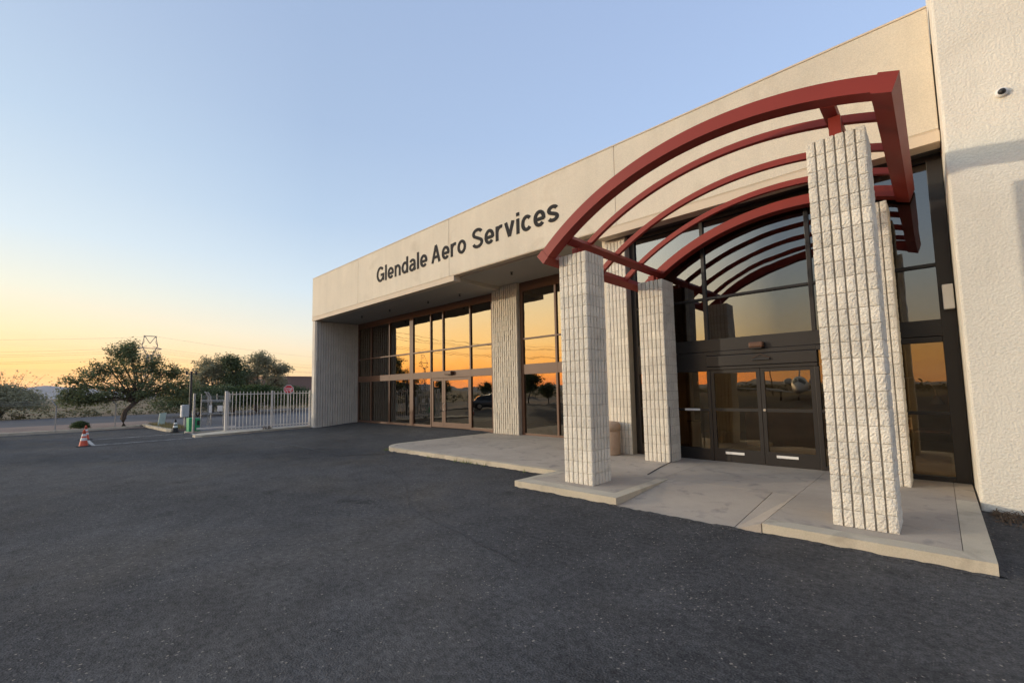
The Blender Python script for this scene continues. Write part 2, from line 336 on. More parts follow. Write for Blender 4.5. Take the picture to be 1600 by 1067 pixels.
# sealed cracks in the asphalt
def strip(pts, w, z, name, m, wob=.05, seed=0, step=.35):
    rr = random.Random(seed); mb = MB(); P = []
    for (a, b) in zip(pts, pts[1:]):
        n = max(2, int((Vector(b)-Vector(a)).length/step))
        for i in range(n): t = i/n; P.append(Vector(a).lerp(Vector(b), t)+Vector((rr.uniform(-wob, wob), rr.uniform(-wob, wob))))
    P.append(Vector(pts[-1])); vs = []; fs = []
    for i, p in enumerate(P):
        d = (P[min(i+1, len(P)-1)]-P[max(0, i-1)]).normalized(); nn = Vector((-d.y, d.x))*w*rr.uniform(.5, 1.2)*.5
        for q in (p+nn, p-nn): vs.append((q.x, q.y, gz(q.x, q.y)+z))
        if i: fs.append((2*i-2, 2*i-1, 2*i+1, 2*i))
    mb.add(vs, fs); return struct(mb.build(name, m))
strip([(-23.6, 6.1), (-17.2, 6.35), (-13.0, 6.25), (-12.1, 7.6)], .11, .006, 'crack_seal', M_SEAL, .05, 1, .3)
strip([(-20.2, 6.66), (-22.4, 11.4)], .10, .006, 'crack_seal', M_SEAL, .05, 2, .3)
strip([(-12.5, 6.9), (-8, 5.2), (-6.2, 4.1), (-3.4, 3.6)], .009, .005, 'crack', M_SEAL, .022, 3, .09)
strip([(-9.5, 5.7), (-7.2, 3.2), (-5.8, 2.6)], .008, .005, 'crack', M_SEAL, .022, 4, .09)

# ------------------------------------------------------------------ kerbs and islands
def kerb(name, poly, z1=.15, z0=-.05, m=None):
    return struct(MB().prism(poly, z0, z1).build(name, m or M_KERB))
kerb('kerb', [(-34.4, -30), (-34.4, 1.6), (-34.7, 1.6), (-34.7, -30)], .15)
kerb('kerb', [(-34.4, 1.62), (-35.3, 3.6), (-36.2, 4.38), (-36.3, 4.24), (-35.45, 3.5), (-34.55, 1.62)], .13)
kerb('kerb', [(-36.15, 4.36), (-29.6, 4.56), (-29.3, 4.72), (-29.35, 5.0), (-29.7, 4.78), (-36.15, 4.56)], .15)
struct(MB().prism([(-36.2, 4.56), (-29.7, 4.78), (-29.35, 5.0), (-29.2, 5.55), (-36.2, 5.55)], -.05, .10).build('planting_island', M_GRAVEL))
# the kerb that carries the picket fence
P = [(-24.0, 5.0), (-24.05, 5.6), (-24.55, 7.4), (-25.12, 10.24), (-26.0, 10.24), (-26.0, 6.3), (-25.3, 5.1), (-24.6, 4.75), (-24.2, 4.78)]
kerb('fence_kerb', P, .10)

# ------------------------------------------------------------------ entrance platform: slabs with open joints
def rect(x0, x1, y0, y1): return [(x0, y0), (x1, y0), (x1, y1), (x0, y1)]
plat = struct(thing('entrance_platform', '', '')); del plat['label'], plat['category']
base = MB()
ZB, ZT = .108, .125
arc = [(-12.4-1.0*math.sin(t), 8.6-1.0*math.cos(t)) for t in [i*math.pi/2/10 for i in range(11)]]
arc_in = [(-12.4-.84*math.sin(t), 8.6-.84*math.cos(t)) for t in [i*math.pi/2/10 for i in range(11)]]
def inset(poly, d):
    c = Vector((sum(p[0] for p in poly)/len(poly), sum(p[1] for p in poly)/len(poly)))
    return [(p[0]+(d if p[0] < c.x else -d), p[1]+(d if p[1] < c.y else -d)) for p in poly]
G = .006
def slab(poly, z0=-.04, zt=ZT, m=None):
    return MB().prism(inset(poly, G/2), z0, zt).build('slab', m or M_CONC, plat)
base.prism(inset(rect(-13.4, -5.84, 8.6, 12.9), .02), -.05, ZB)
base.prism(inset(rect(-12.4, -5.84, 7.6, 8.6), .02), -.05, ZB+.001)
base.prism(inset(rect(-6.0, -3.8, 6.3, 8.2), .02), -.05, ZB+.002)
base.prism(inset(rect(-1.73, .29, 6.3, 8.2), .02), -.05, ZB+.002)
base.prism(inset(rect(-5.84, .29, 8.2, 11.1), .02), -.05, ZB-.002)
base.build('joint_bed', M_JOINT, plat)
# left terrace
band = [(x, 7.6) for x in (-6.02, -8.0)] 
def kslab(poly): return slab(poly, m=M_KERB)
kslab(rect(-9.0, -6.0, 7.6, 7.76)); kslab(rect(-12.4, -9.0, 7.6, 7.76))
MB().prism(arc[::-1]+arc_in, -.04, ZT).build('slab', M_KERB, plat)
kslab(rect(-13.4, -13.24, 8.6, 12.62))
corner = [(-12.4, 7.765)]+[(x, y) for x, y in arc_in[::-1]][::-1][1:]+[(-13.235, 10.2), (-10.9, 10.2), (-10.9, 7.765)]
cc = [(p[0]+.006, p[1]+.004) for p in [(-12.4, 7.76)]+arc_in[1:]]+[(-13.23, 10.19), (-10.91, 10.19), (-10.91, 7.77)]
MB().prism(cc[::-1], -.04, ZT).build('slab', M_CONC, plat)
for x0, x1 in ((-10.9, -8.45), (-8.45, -6.0)): slab(rect(x0, x1, 7.76, 10.2))
for x0, x1 in ((-13.24, -10.9), (-10.9, -8.45), (-8.45, -6.5)): slab(rect(x0, x1, 10.2, 12.84))
slab(rect(-6.5, -5.84, 10.2, 10.6))
# blocks under the front columns
kslab(rect(-6.0, -3.8, 6.3, 6.6)); kslab(rect(-6.0, -5.78, 6.6, 7.6)); kslab(rect(-4.0, -3.8, 6.6, 8.2)); slab(rect(-5.78, -4.0, 6.6, 8.2)); slab(rect(-6.0, -5.78, 7.6, 8.2))
kslab(rect(-1.73, .29, 6.3, 6.56)); kslab(rect(.06, .29, 6.56, 9.34)); slab(rect(-1.73, .06, 6.56, 7.35)); slab(rect(-1.73, .06, 7.35, 8.2))
# walk along the doors
for x0, x1 in ((-5.84, -3.95), (-3.95, -1.73)): slab(rect(x0, x1, 8.2, 10.88))
slab(rect(-6.0, -5.84, 8.2, 10.2))
slab(rect(-1.73, .06, 8.2, 10.88)); slab(rect(.06, .29, 9.34, 10.88))
# ramp and its flare
rp = MB(); zl = .004
rp.add([(-3.792, 6.26, zl), (-2.07, 6.26, zl), (-2.07, 8.19, ZT), (-3.792, 8.19, ZT), (-3.792, 6.26, -.1), (-2.07, 6.26, -.1), (-2.07, 8.19, -.1), (-3.792, 8.19, -.1)], [(0,1,2,3), (4,5,1,0), (5,6,2,1), (7,4,0,3)])
rp.build('ramp', M_CONC, plat)
# ragged lip of asphalt against the kerb faces
def ragged(pts, seed):
    rr = random.Random(seed); mb = MB(); vs = []; fs = []; n = 0
    for a, b in zip(pts, pts[1:]):
        a, b = Vector(a), Vector(b); d = (b-a).normalized(); o = Vector((d.y, -d.x)); k = int((b-a).length/.06)+1
        for i in range(k+1):
            p = a.lerp(b, i/k); h_ = max(.004, .016+.016*noise.noise((p.x*3, p.y*3, seed))+rr.uniform(-.006, .006)); w_ = .05+.03*noise.noise((p.x*5, p.y*5, 9+seed))
            q = p-o*.012; r_ = p+o*(w_+.02); vs += [(q.x, q.y, h_), (p.x+o.x*.012, p.y+o.y*.012, h_*.9), (r_.x, r_.y, .0045)]
            if i: m_ = len(vs)-6; fs += [(m_, m_+1, m_+4, m_+3), (m_+1, m_+2, m_+5, m_+4)]
    mb.add(vs, fs); struct(mb.build('asphalt_edge', M_ASPHALT, None, True))
ragged([(-3.83, 6.304), (-3.77, 6.262)], 1); ragged([(-6.0, 6.304), (-3.8, 6.304)], 2); ragged([(-3.8, 6.262), (-1.74, 6.262)], 3); ragged([(-1.73, 6.304), (.286, 6.304)], 4); ragged([(.286, 6.304), (.286, 9.3)], 5); ragged([(-12.4, 7.604), (-6.0, 7.604)], 6)
MB().add([(-2.058, 6.26, zl), (-1.738, 6.30, .119), (-1.738, 8.19, ZT), (-2.058, 8.19, ZT), (-2.058, 6.26, -.1), (-1.738, 6.30, -.1), (-1.738, 8.19, -.1)], [(0,1,2), (0,2,3), (4,5,1,0), (5,6,2,1)]).build('ramp_flare', M_CONC, plat)
rr = random.Random(5)

# ------------------------------------------------------------------ the office building
bld = thing('office_building', 'long cream stucco office building with deep fascia and bronze reflective windows', 'building', (-12, 12, 0))
YF, ZF0, ZF1 = 10.26, 6.12, 8.30
seams = [-25.25, -19.95, -12.93, -5.87, .30]
for a, b in zip(seams, seams[1:]):
    MB().bevbox(a+.007, b-.007, YF, YF+.30, ZF0, ZF1, .012).build('fascia_panel', M_FASCIA, bld)
MB().box(-25.24, .29, YF+.012, YF+.28, ZF0-.02, ZF1-.02).build('fascia_backing', M_BAND, bld)
for a, b in ((-25.25, -12.67), (-6.5, .30)):
    MB().bevbox(a, b, YF+.004, YF+.33, 5.90, ZF0-.025, .008).build('fascia_lip', M_BAND, bld)
MB().box(-25.24, .29, YF-.012, YF+.32, ZF1+.001, ZF1+.035).build('parapet_cap', M_BAND, bld)
# soffits
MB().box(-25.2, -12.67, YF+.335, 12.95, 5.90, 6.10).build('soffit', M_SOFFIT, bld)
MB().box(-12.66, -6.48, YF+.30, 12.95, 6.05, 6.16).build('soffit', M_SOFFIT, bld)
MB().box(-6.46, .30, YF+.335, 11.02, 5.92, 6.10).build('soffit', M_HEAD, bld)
# shell: roof, side, back, partitions
MB().box(-25.2, 8, YF+.31, 30, 7.6, 7.8).build('roof', M_BAND, bld)
MB().box(-25.2, -24.86, 12.9, 30, -.05, 7.59).build('end_wall', M_WING, bld)
MB().box(-25.2, 8, 30.01, 30.3, -.05, 7.8).build('back_wall', M_FASCIA, bld)
MB().box(7.7, 8, 9.8, 30, -.05, 7.59).build('inner_wall', M_DARKIN, bld)
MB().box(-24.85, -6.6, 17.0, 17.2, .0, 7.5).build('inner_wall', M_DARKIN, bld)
MB().box(-6.59, 7.69, 18.0, 18.2, .0, 7.5).build('inner_wall', M_WALLIN, bld)
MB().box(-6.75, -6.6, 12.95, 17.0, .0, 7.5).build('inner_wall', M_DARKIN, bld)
MB().box(-24.85, -6.6, 12.95, 30, .02, .13).build('floor', M_FLOORIN, bld)
MB().box(-6.59, 7.69, 11.0, 18, .02, .12).build('floor', M_FLOORIN, bld)
MB().box(-6.59, 7.69, 11.05, 18, 6.11, 6.2).build('ceiling', M_WALLIN, bld)
# wing wall at the left end, ribbed block on its inner face
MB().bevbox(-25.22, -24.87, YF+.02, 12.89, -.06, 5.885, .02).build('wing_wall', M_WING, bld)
def rib_mesh(n, w, courses, ch, depth, rr, axis, x0, z0, groove=.2):
    """n ribs wide, courses high; axis x: ribs stand along x on a front that looks to -y; axis y: along y, looking to +x"""
    mb = MB()
    for c in range(courses):
        for k in range(n):
            a = k*w+w*groove*.5+rr.uniform(-.004, .004); b = (k+1)*w-w*groove*.5; d = depth+rr.uniform(-.010, .008); zz = c*ch+.003; z2 = (c+1)*ch-.003
            sk = rr.uniform(-.010, .010)
            if axis == 'x': vs = [(x0+a, -d-sk, z0+zz), (x0+b, -d+sk, z0+zz), (x0+b, -d-sk*.5, z0+z2), (x0+a, -d+sk*.5, z0+z2), (x0+a, 0, z0+zz), (x0+b, 0, z0+zz), (x0+b, 0, z0+z2), (x0+a, 0, z0+z2)]
            else: vs = [(d+sk, x0+a, z0+zz), (d-sk, x0+b, z0+zz), (d+sk*.5, x0+b, z0+z2), (d-sk*.5, x0+a, z0+z2), (0, x0+a, z0+zz), (0, x0+b, z0+zz), (0, x0+b, z0+z2), (0, x0+a, z0+z2)]
            mb.add(vs, [(0,1,2,3), (4,5,1,0), (5,6,2,1), (6,7,3,2), (7,4,0,3)])
    return mb
rr = random.Random(3)
mb = rib_mesh(18, .142, 29, .2032, .07, rr, 'y', 10.31, -.02, .28)
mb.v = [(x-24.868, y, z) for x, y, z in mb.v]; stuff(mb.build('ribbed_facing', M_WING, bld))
# pilaster between the two left window walls
MB().box(-13.13, -11.72, 12.66, 12.95, -.05, 6.04).build('pilaster', M_MORTAR, bld)
mb = rib_mesh(12, .1175, 29, .2032, .05, rr, 'x', -13.13, .13, .30)
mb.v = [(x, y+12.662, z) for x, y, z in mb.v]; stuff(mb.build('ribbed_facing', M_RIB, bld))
# return beside the entrance pilaster
MB().box(-6.58, -6.20, 10.66, 12.88, -.05, 6.045).build('return_wall', M_FASCIA, bld)
# tall stucco wall to the right of the doors
MB().bevbox(.31, 9.0, 9.36, 9.8, -.3, 9.7, .035).build('stucco_wall', M_WALL, bld)
MB().box(.312, .60, 9.79, 11.2, -.3, 9.69).build('stucco_return', M_WALL, bld)

def wall_of_windows(Y, name, verts, hors, panes, mframe, mglass, zb, d=.055):
    """frame bars and panes; every bar and pane is a piece under one window_wall part"""
    first = True; root = None
    for (x0, x1, z0, z1) in hors:
        mb = MB().bevbox(x0, x1, Y-d, Y+d, z0, z1, .006)
        if first: root = mb.build(name, mframe, bld); first = False
        else: mb.build('rail', mframe, root)
    for (x0, x1, z0, z1) in verts: MB().bevbox(x0, x1, Y-d-.004, Y+d+.004, z0, z1, .006).build('mullion', mframe, root)
    for (x0, x1, z0, z1) in panes:
        MB().add([(x0, Y, z0), (x1, Y, z0), (x1, Y, z1), (x0, Y, z1)], [(0,1,2,3)]).build('pane', mglass(z0) if callable(mglass) else mglass, root)
    return root
# --- left window wall
Y = 12.85
V = [(-24.86,-24.72), (-23.31,-23.23), (-21.37,-21.29), (-19.39,-19.07), (-17.64,-17.56), (-14.75,-14.67), (-13.36,-13.12)]
verts = [(a, b, .10, 5.60) for a, b in V]+[(-16.68, -16.60, 2.80, 5.60)]
hors = [(-24.86,-13.12,5.58,5.90), (-24.8,-13.2,3.75,3.82), (-24.8,-13.2,2.47,2.79), (-24.8,-17.6,.10,.27), (-14.7,-13.2,.10,.27)]
panes = []
xs = [(-24.72,-23.31), (-23.23,-21.37), (-21.29,-19.39), (-19.07,-17.64), (-17.56,-16.68), (-16.60,-14.75), (-14.67,-13.36)]
for a, b in xs: panes += [(a, b, 3.82, 5.58), (a, b, 2.79, 3.75)]
for a, b in xs[:4]+xs[6:]: panes.append((a, b, .27, 2.47))
wall_of_windows(Y, 'window_wall', verts, hors, panes, M_BRONZE, M_GLASS, .1)
def door(x0, x1, z0, z1, Y, st, top, bot, mf, mg, mid=None):
    f = MB()
    f.box(x0, x0+st, Y-.03, Y+.03, z0, z1); f.box(x1-st, x1, Y-.03, Y+.03, z0, z1)
    f.box(x0+st, x1-st, Y-.028, Y+.028, z1-top, z1); f.box(x0+st, x1-st, Y-.028, Y+.028, z0, z0+bot)
    zs = [z0+bot, z1-top]
    if mid: f.box(x0+st, x1-st, Y-.028, Y+.028, mid[0], mid[1]); zs = [z0+bot, mid[0], mid[1], z1-top]
    o = f.build('door', mf, bld)
    for k in range(0, len(zs), 2):
        MB().add([(x0+st, Y, zs[k]), (x1-st, Y, zs[k]), (x1-st, Y, zs[k+1]), (x0+st, Y, zs[k+1])], [(0,1,2,3)]).build('pane', mg, o)
    return o
dl = door(-17.555, -16.625, .19, 2.46, Y-.01, .13, .12, .23, M_BRONZE, M_GLASS)
dr = door(-16.615, -14.755, .19, 2.46, Y-.01, .12, .12, .23, M_BRONZE, M_GLASS)
MB().tube([(-16.70, Y-.05, .92), (-16.70, Y-.11, .96), (-16.70, Y-.11, 1.26), (-16.70, Y-.05, 1.30)], .014, 8).build('handle', M_BLACK, dl)
MB().tube([(-16.53, Y-.05, .92), (-16.53, Y-.11, .96), (-16.53, Y-.11, 1.26), (-16.53, Y-.05, 1.30)], .014, 8).build('handle', M_CHROME, dr)
# --- middle window wall
verts = [(a, b, .10, 6.0) for a, b in ((-11.73,-11.59), (-10.01,-9.92), (-8.29,-8.20), (-6.62,-6.46))]
hors = [(-11.72,-6.47,5.69,6.05), (-11.6,-6.6,3.79,3.85), (-11.6,-6.6,2.44,2.83), (-11.6,-6.6,.10,.20)]
panes = []
for a, b in ((-11.59,-10.01), (-9.92,-8.29), (-8.20,-6.62)): panes += [(a, b, 3.85, 5.69), (a, b, 2.83, 3.79), (a, b, .20, 2.44)]
wall_of_windows(Y, 'window_wall', verts, hors, panes, M_BRONZE, M_GLASS, .1)
# --- entrance window wall
Y = 10.9
verts = [(-5.86,-5.70,.10,5.86), (-3.97,-3.89,.10,2.22), (-3.97,-3.89,2.94,5.86), (-1.82,-1.74,.10,2.22), (-1.82,-1.74,2.94,5.86), (.10,.305,.10,5.86)]
hors = [(-5.85,.30,5.82,5.925), (-5.7,.1,3.90,3.96), (-5.72,.12,2.66,2.95), (-5.7,-3.95,2.20,2.65), (-1.76,.1,2.55,2.65), (-5.7,-3.96,1.27,1.33), (-1.75,.1,1.27,1.33), (-5.7,-3.96,.10,.40), (-1.75,.1,.10,.21)]
panes = []
for a, b in ((-5.70,-3.97), (-3.89,-1.82), (-1.74,.10)): panes += [(a, b, 3.96, 5.82), (a, b, 2.95, 3.90)]
panes += [(-5.70,-3.97,1.33,2.20), (-5.70,-3.97,.40,1.27), (-1.74,.10,1.33,2.55), (-1.74,.10,.21,1.27)]
ew = wall_of_windows(Y, 'window_wall', verts, hors, panes, M_DARK, lambda z: M_GLASS2 if z > 2.7 else M_GLASS3, .1)
# stepped header box of the sliding doors
MB().bevbox(-3.96, -1.75, Y-.10, Y+.06, 2.30, 2.55, .01).build('door_header', M_DARK, bld)
MB().bevbox(-3.95, -1.76, Y-.06, Y+.05, 2.56, 2.655, .006).build('door_header', M_DARK, bld)
MB().bevbox(-3.955, -1.755, Y-.075, Y+.05, 2.225, 2.295, .006).build('door_header', M_DARK, bld)
for x0, x1 in ((-3.885, -2.835), (-2.825, -1.825)):
    d = door(x0, x1, .13, 2.22, Y-.015, .075, .075, .29, M_DARK, M_GLASS3, (1.27, 1.34))
    cx = (x0+x1)/2-.08
    MB().bevbox(cx-.20, cx+.20, Y-.052, Y-.044, .30, .355, .002).build('push_plate', M_WHITE, d)
    if x0 > -2.9: MB().lathe([(.028, 0), (.028, .02)], (0, 0, 0), 12).build('lock', M_CHROME, d).data.transform(Matrix.Translation((x0+.045, Y-.045, 1.31)) @ Matrix.Rotation(R(90), 4, 'X'))
MB().bevbox(-4.52, -4.16, Y-.075, Y-.062, 1.275, 1.325, .002).build('push_plate', M_WHITE, ew)
# --- pilaster at the entrance and the canopy columns: split-face blocks
CH, PITCH, RW = .2032, .1035, .083
def split_block(n_long, n_end, mirror, seed, end=True):
    """block seen from its long split face (-y) and one split end (-x); origin at that corner, bottom"""
    rr = random.Random(seed); mb = MB()
    L, D = n_long*PITCH, n_end*PITCH; gd = .030; j = .0034
    mb.box(gd if end else j, L-j, gd, D-j, j, CH-j)
    def rib(o, ax, nrm):
        o, ax, nrm = Vector(o), Vector(ax), Vector(nrm); w0 = (PITCH-RW)/2; nx, nz = 4, 8; vs = []
        tilt = rr.uniform(-.002, .002); bulge = rr.uniform(.0, .006)
        for k in range(nz+1):
            for i in range(nx+1):
                u = w0+RW*i/nx; z = j+(CH-2*j)*k/nz
                edge = (k in (0, nz)) or (i in (0, nx))
                d = rr.uniform(-.005, -.001) if edge else rr.uniform(-.0035, .0035)+bulge*.5
                d += tilt*(i/nx-.5)*2+rr.uniform(-.0015, .0015)
                uu = u+(rr.uniform(-.004, .004) if 0 < i < nx else rr.uniform(-.002, .002))
                vs.append(o+ax*uu+Vector((0,0,z))+nrm*d)
        q = nx+1
        fs = [(k*q+i, k*q+i+1, (k+1)*q+i+1, (k+1)*q+i) for k in range(nz) for i in range(nx)]
        nb = len(vs); ring = [i for i in range(q)]+[k*q+nx for k in range(1, nz+1)]+[nz*q+i for i in range(nx-1, -1, -1)]+[k*q for k in range(nz-1, 0, -1)]
        for i in ring: p = vs[i]; t = (p-o).dot(nrm); vs.append(p-nrm*(t+gd+.001))
        for a in range(len(ring)): b = (a+1) % len(ring); fs.append((ring[b], ring[a], nb+a, nb+b))
        mb.add(vs, fs)
    for k in range(n_long): rib((k*PITCH, 0, 0), (1,0,0), (0,-1,0))
    if end:
        for k in range(n_end): rib((0, (k+1)*PITCH, 0), (0,-1,0), (-1,0,0))
    if mirror: mb.v = [(-x, y, z) for x, y, z in mb.v]; mb.f = [tuple(reversed(f)) for f in mb.f]
    return mb.mesh('block', M_BLOCK)
CORNER = {m: [split_block(4, 2, m, 10+i+100*m) for i in range(7)] for m in (0, 1)}
S6 = 6*PITCH
def column(x0, y0, courses, label):
    t = thing('canopy_column', label, 'column', (x0+S6/2, y0+S6/2, ZT), 'split-face block columns under the red canopy')
    h = courses*CH
    MB().box(x0+.028, x0+S6-.028, y0+.028, y0+S6-.028, ZT-.02, ZT+h-.004).build('mortar_core', M_MORTAR, t)
    rr = random.Random(int(x0*100)+int(y0*10))
    for c in range(courses):
        mir = c % 2
        for q in range(4):
            me = rr.choice(CORNER[mir])
            o = link('block', me, t)
            # corner q of the square, going round: the block's own corner sits there
            cs = [(0, 0), (S6, 0), (S6, S6), (0, S6)]
            k = q if not mir else (q+1) % 4
            px, py = cs[k]
            o.location = (x0+px-0, y0+py-0, ZT+c*CH); o.rotation_euler.z = q*math.pi/2
    return t
column(-1.06, 6.79, 24, 'tall front column of pale split-face block, nearest the camera at the right')
column(-5.17, 6.79, 21, 'front column of pale split-face block left of the concrete ramp')
column(-5.17, 9.93, 21, 'rear column of pale split-face block left of the sliding doors')
column(-1.06, 9.93, 24, 'rear column of pale block mostly hidden behind the tallest column')
# entrance pilaster, flat run of blocks
pil = MB().box(-6.47+.001, -5.85, 10.62, 10.87, -.05, 5.90).build('pilaster', M_MORTAR, bld)
FLAT = {n: [split_block(n, 2, 0, 300+10*n+i, False) for i in range(4)] for n in (2, 4)}
rr = random.Random(9)
for c in range(28):
    x = -6.47
    for n in ((4, 2) if c % 2 else (2, 4)):
        o = link('block', rr.choice(FLAT[n]), pil); o.location = (x, 10.60, .13+c*CH); x += n*PITCH

# ------------------------------------------------------------------ red steel canopy
can = thing('entrance_canopy', 'dark red curved steel canopy frame over the entrance columns', 'canopy', (-2.8, 8.6, 4.3))
CX, CZ = -2.02, .57
A0, A1 = R(131.3), R(68.9)
def arch(name, y0, y1, r0, r1, a0=A0, a1=A1, n=40):
    mb = MB(); vs = []; fs = []
    for i in range(n+1):
        a = a0+(a1-a0)*i/n; c, s = math.cos(a), math.sin(a)
        for r, y in ((r0, y0), (r1, y0), (r1, y1), (r0, y1)): vs.append((CX+r*c, y, CZ+r*s))
    for i in range(n):
        for k in range(4): fs.append((i*4+k, i*4+(k+1) % 4, i*4+4+(k+1) % 4, i*4+4+k))
    fs += [(3,2,1,0), tuple(n*4+k for k in range(4))]
    return mb.add(vs, fs).build(name, M_RED, can)
arch('arch_beam', 6.50, 6.73, 4.945, 5.14); arch('arch_beam', 10.53, 10.77, 4.945, 5.14)
for y in (7.40, 8.46, 9.52): arch('arch_rib', y, y+.085, 5.01, 5.115)
def endbeam(a, r0, r1, w, y0, y1, name='end_beam', off=0):
    c, s = math.cos(a), math.sin(a); u = Vector((c, 0, s)); t = Vector((-s, 0, c))
    ctr = Vector((CX, 0, CZ))+u*(r0+r1)/2+t*off; ctr.y = (y0+y1)/2
    return MB().obox(ctr, u*(r1-r0)/2, t*w/2, Vector((0, (y1-y0)/2, 0))).build(name, M_RED, can)
endbeam(R(69.0), 4.925, 5.158, .20, 6.492, 10.82)
endbeam(R(131.0), 4.93, 5.155, .16, 6.492, 10.82)
# purlins and their short posts
endbeam(R(125.0), 4.93, 5.05, .15, 6.731, 10.529, 'purlin')
endbeam(R(75.6), 4.94, 4.998, .16, 6.731, 10.529, 'purlin')
for y in (6.98, 10.12):
    MB().box(-4.98, -4.84, y, y+.14, ZT+21*CH-.01, 4.56).build('post', M_RED, can)
    MB().box(-5.02, -4.80, y-.04, y+.18, ZT+21*CH-.003, ZT+21*CH+.012).build('base_plate', M_RED, can); MB().box(-.87, -.64, y-.04, y+.18, ZT+24*CH-.003, ZT+24*CH+.012).build('base_plate', M_RED, can)
    MB().box(-.82, -.69, y, y+.14, ZT+24*CH-.01, 5.33).build('post', M_RED, can)

# ------------------------------------------------------------------ lettering on the fascia (strokes like a bold grotesque)
def arcp(cx, cy, rx, ry, a0, a1, n=14):
    return [(cx+rx*math.cos(R(a0+(a1-a0)*i/n)), cy+ry*math.sin(R(a0+(a1-a0)*i/n))) for i in range(n+1)]
XH = .53   # x-height as a share of the cap height (=.72 incl. stroke)
W = .078   # half stroke
def glyphs():
    g = {}
    xh = .725; w = W
    o = lambda: arcp(.30, xh/2, .30-w, xh/2-w+.012, 0, 360, 24)
    g['o'] = ([o()], .60)
    g['l'] = ([[(w, 0), (w, 1)]], 2*w)
    g['i'] = ([[(w, 0), (w, xh-.01)], [(w, 1-.155), (w, 1)]], 2*w)
    g['n'] = ([[(w, 0), (w, xh-.01)], [(w, .38)]+arcp(.275, .42, .275-w, xh-.42-w+.01, 170, 0, 12)+[(.55-w, 0)]], .55)
    g['r'] = ([[(w, 0), (w, xh-.01)], [(w, .40)]+arcp(.31, .41, .31-w-.0, xh-.41-w+.012, 165, 72, 8)], .40)
    g['c'] = ([arcp(.29, xh/2, .29-w, xh/2-w+.012, 42, 318, 20)], .54)
    g['e'] = ([[(w+.03, .335), (.575-w+.03, .335)], [(.58-w, .30)]+arcp(.29, xh/2, .29-w, xh/2-w+.012, 8, 318, 22)], .575)
    g['a'] = ([arcp(.27, .47, .27-w, xh-.47-w+.012, 155, 0, 10)+[(.54-w, .2), (.56-w, .0)], [(.54-w, .40)]+[(.40, .385)]+arcp(.25, .215, .25-w, .215-w+.03, 80, 330, 14)+[(.54-w, .2)]], .57)
    g['d'] = ([[(.58-w, 0), (.58-w, 1)], arcp(.295, xh/2, .295-w, xh/2-w+.012, 0, 360, 24)], .58)
    g['v'] = ([[(.085, xh), (.29, .03)], [(.495, xh), (.29, .03)]], .58)
    g['s'] = ([arcp(.265, .525, .265-w, .20-w+.02, 20, 235, 14)+[(.33, .335)]+arcp(.27, .20, .27-w, .20-w+.012, 60, -160, 14)], .535)
    g['S'] = ([arcp(.335, .745, .335-w, .255-w+.012, 18, 240, 14)+[(.42, .465)]+arcp(.345, .265, .345-w, .265-w+.012, 58, -168, 14)], .69)
    g['A'] = ([[(.085, 0), (.37, .985)], [(.655, 0), (.37, .985)], [(.20, .31), (.54, .31)]], .74)
    g['G'] = ([arcp(.385, .5, .385-w, .5-w+.012, 42, 325, 26)+[(.76-w+.01, .18), (.76-w+.01, .455), (.42, .455)]], .76)
    return g
def stroke_mesh(paths, half, depth, sx, sz):
    """flat strokes with mitred joints, given real thickness; drawn in x-z, front towards -y"""
    mb = MB()
    for k, p in enumerate(paths):
        P = [Vector(q) for q in p]; P = [q for i, q in enumerate(P) if i == 0 or (q-P[i-1]).length > 1e-4]
        closed = (P[0]-P[-1]).length < 1e-3 and len(P) > 4
        if closed: P = P[:-1]
        n = len(P); Lf, Rt = [], []
        for i in range(n):
            a = P[(i-1) % n] if (closed or i > 0) else None; b = P[(i+1) % n] if (closed or i < n-1) else None
            d1 = (P[i]-a).normalized() if a is not None else (b-P[i]).normalized(); d2 = (b-P[i]).normalized() if b is not None else d1
            t = (d1+d2); t = t.normalized() if t.length > .05 else d1
            nn = Vector((-t.y, t.x)); den = max(.45, nn.dot(Vector((-d1.y, d1.x))))
            Lf.append(P[i]+nn*half/den); Rt.append(P[i]-nn*half/den)
        e = k*.0011
        vs = [(q.x*sx, y, q.y*sz) for y in (-depth-e, 0) for ring in (Lf, Rt) for q in ring]; fs = []
        m = n if closed else n-1
        for i in range(m):
            j = (i+1) % n
            fs += [(n+i, n+j, j, i), (i, j, 2*n+j, 2*n+i), (n+j, n+i, 3*n+i, 3*n+j)]
        if not closed: fs += [(0, 2*n, 3*n, n), (n-1, 2*n-1, 4*n-1, 3*n-1)]
        mb.add(vs, fs)
    return mb
GLY = glyphs()
sgn = thing('wall_lettering', 'dark grey letters reading Glendale Aero Services on the cream fascia', 'sign', (-13, YF, 6.8))
def word(txt, x0, x1, zb, cap):
    tot = sum(GLY[c][1] for c in txt); gap = .105*(len(txt)-1); sx = (x1-x0)/(tot+gap); x = x0
    for c in txt:
        mb = stroke_mesh(GLY[c][0], W, .018, sx, cap); mb.v = [(q[0]+x, q[1]+YF+.001, q[2]+zb) for q in mb.v]
        mb.build('letter', M_LETTER, sgn); x += (GLY[c][1]+.105)*sx
word('Glendale', -18.17, -14.30, 6.80, .69); word('Aero', -14.02, -11.95, 6.81, .69); word('Services', -11.60, -7.76, 6.81, .70)

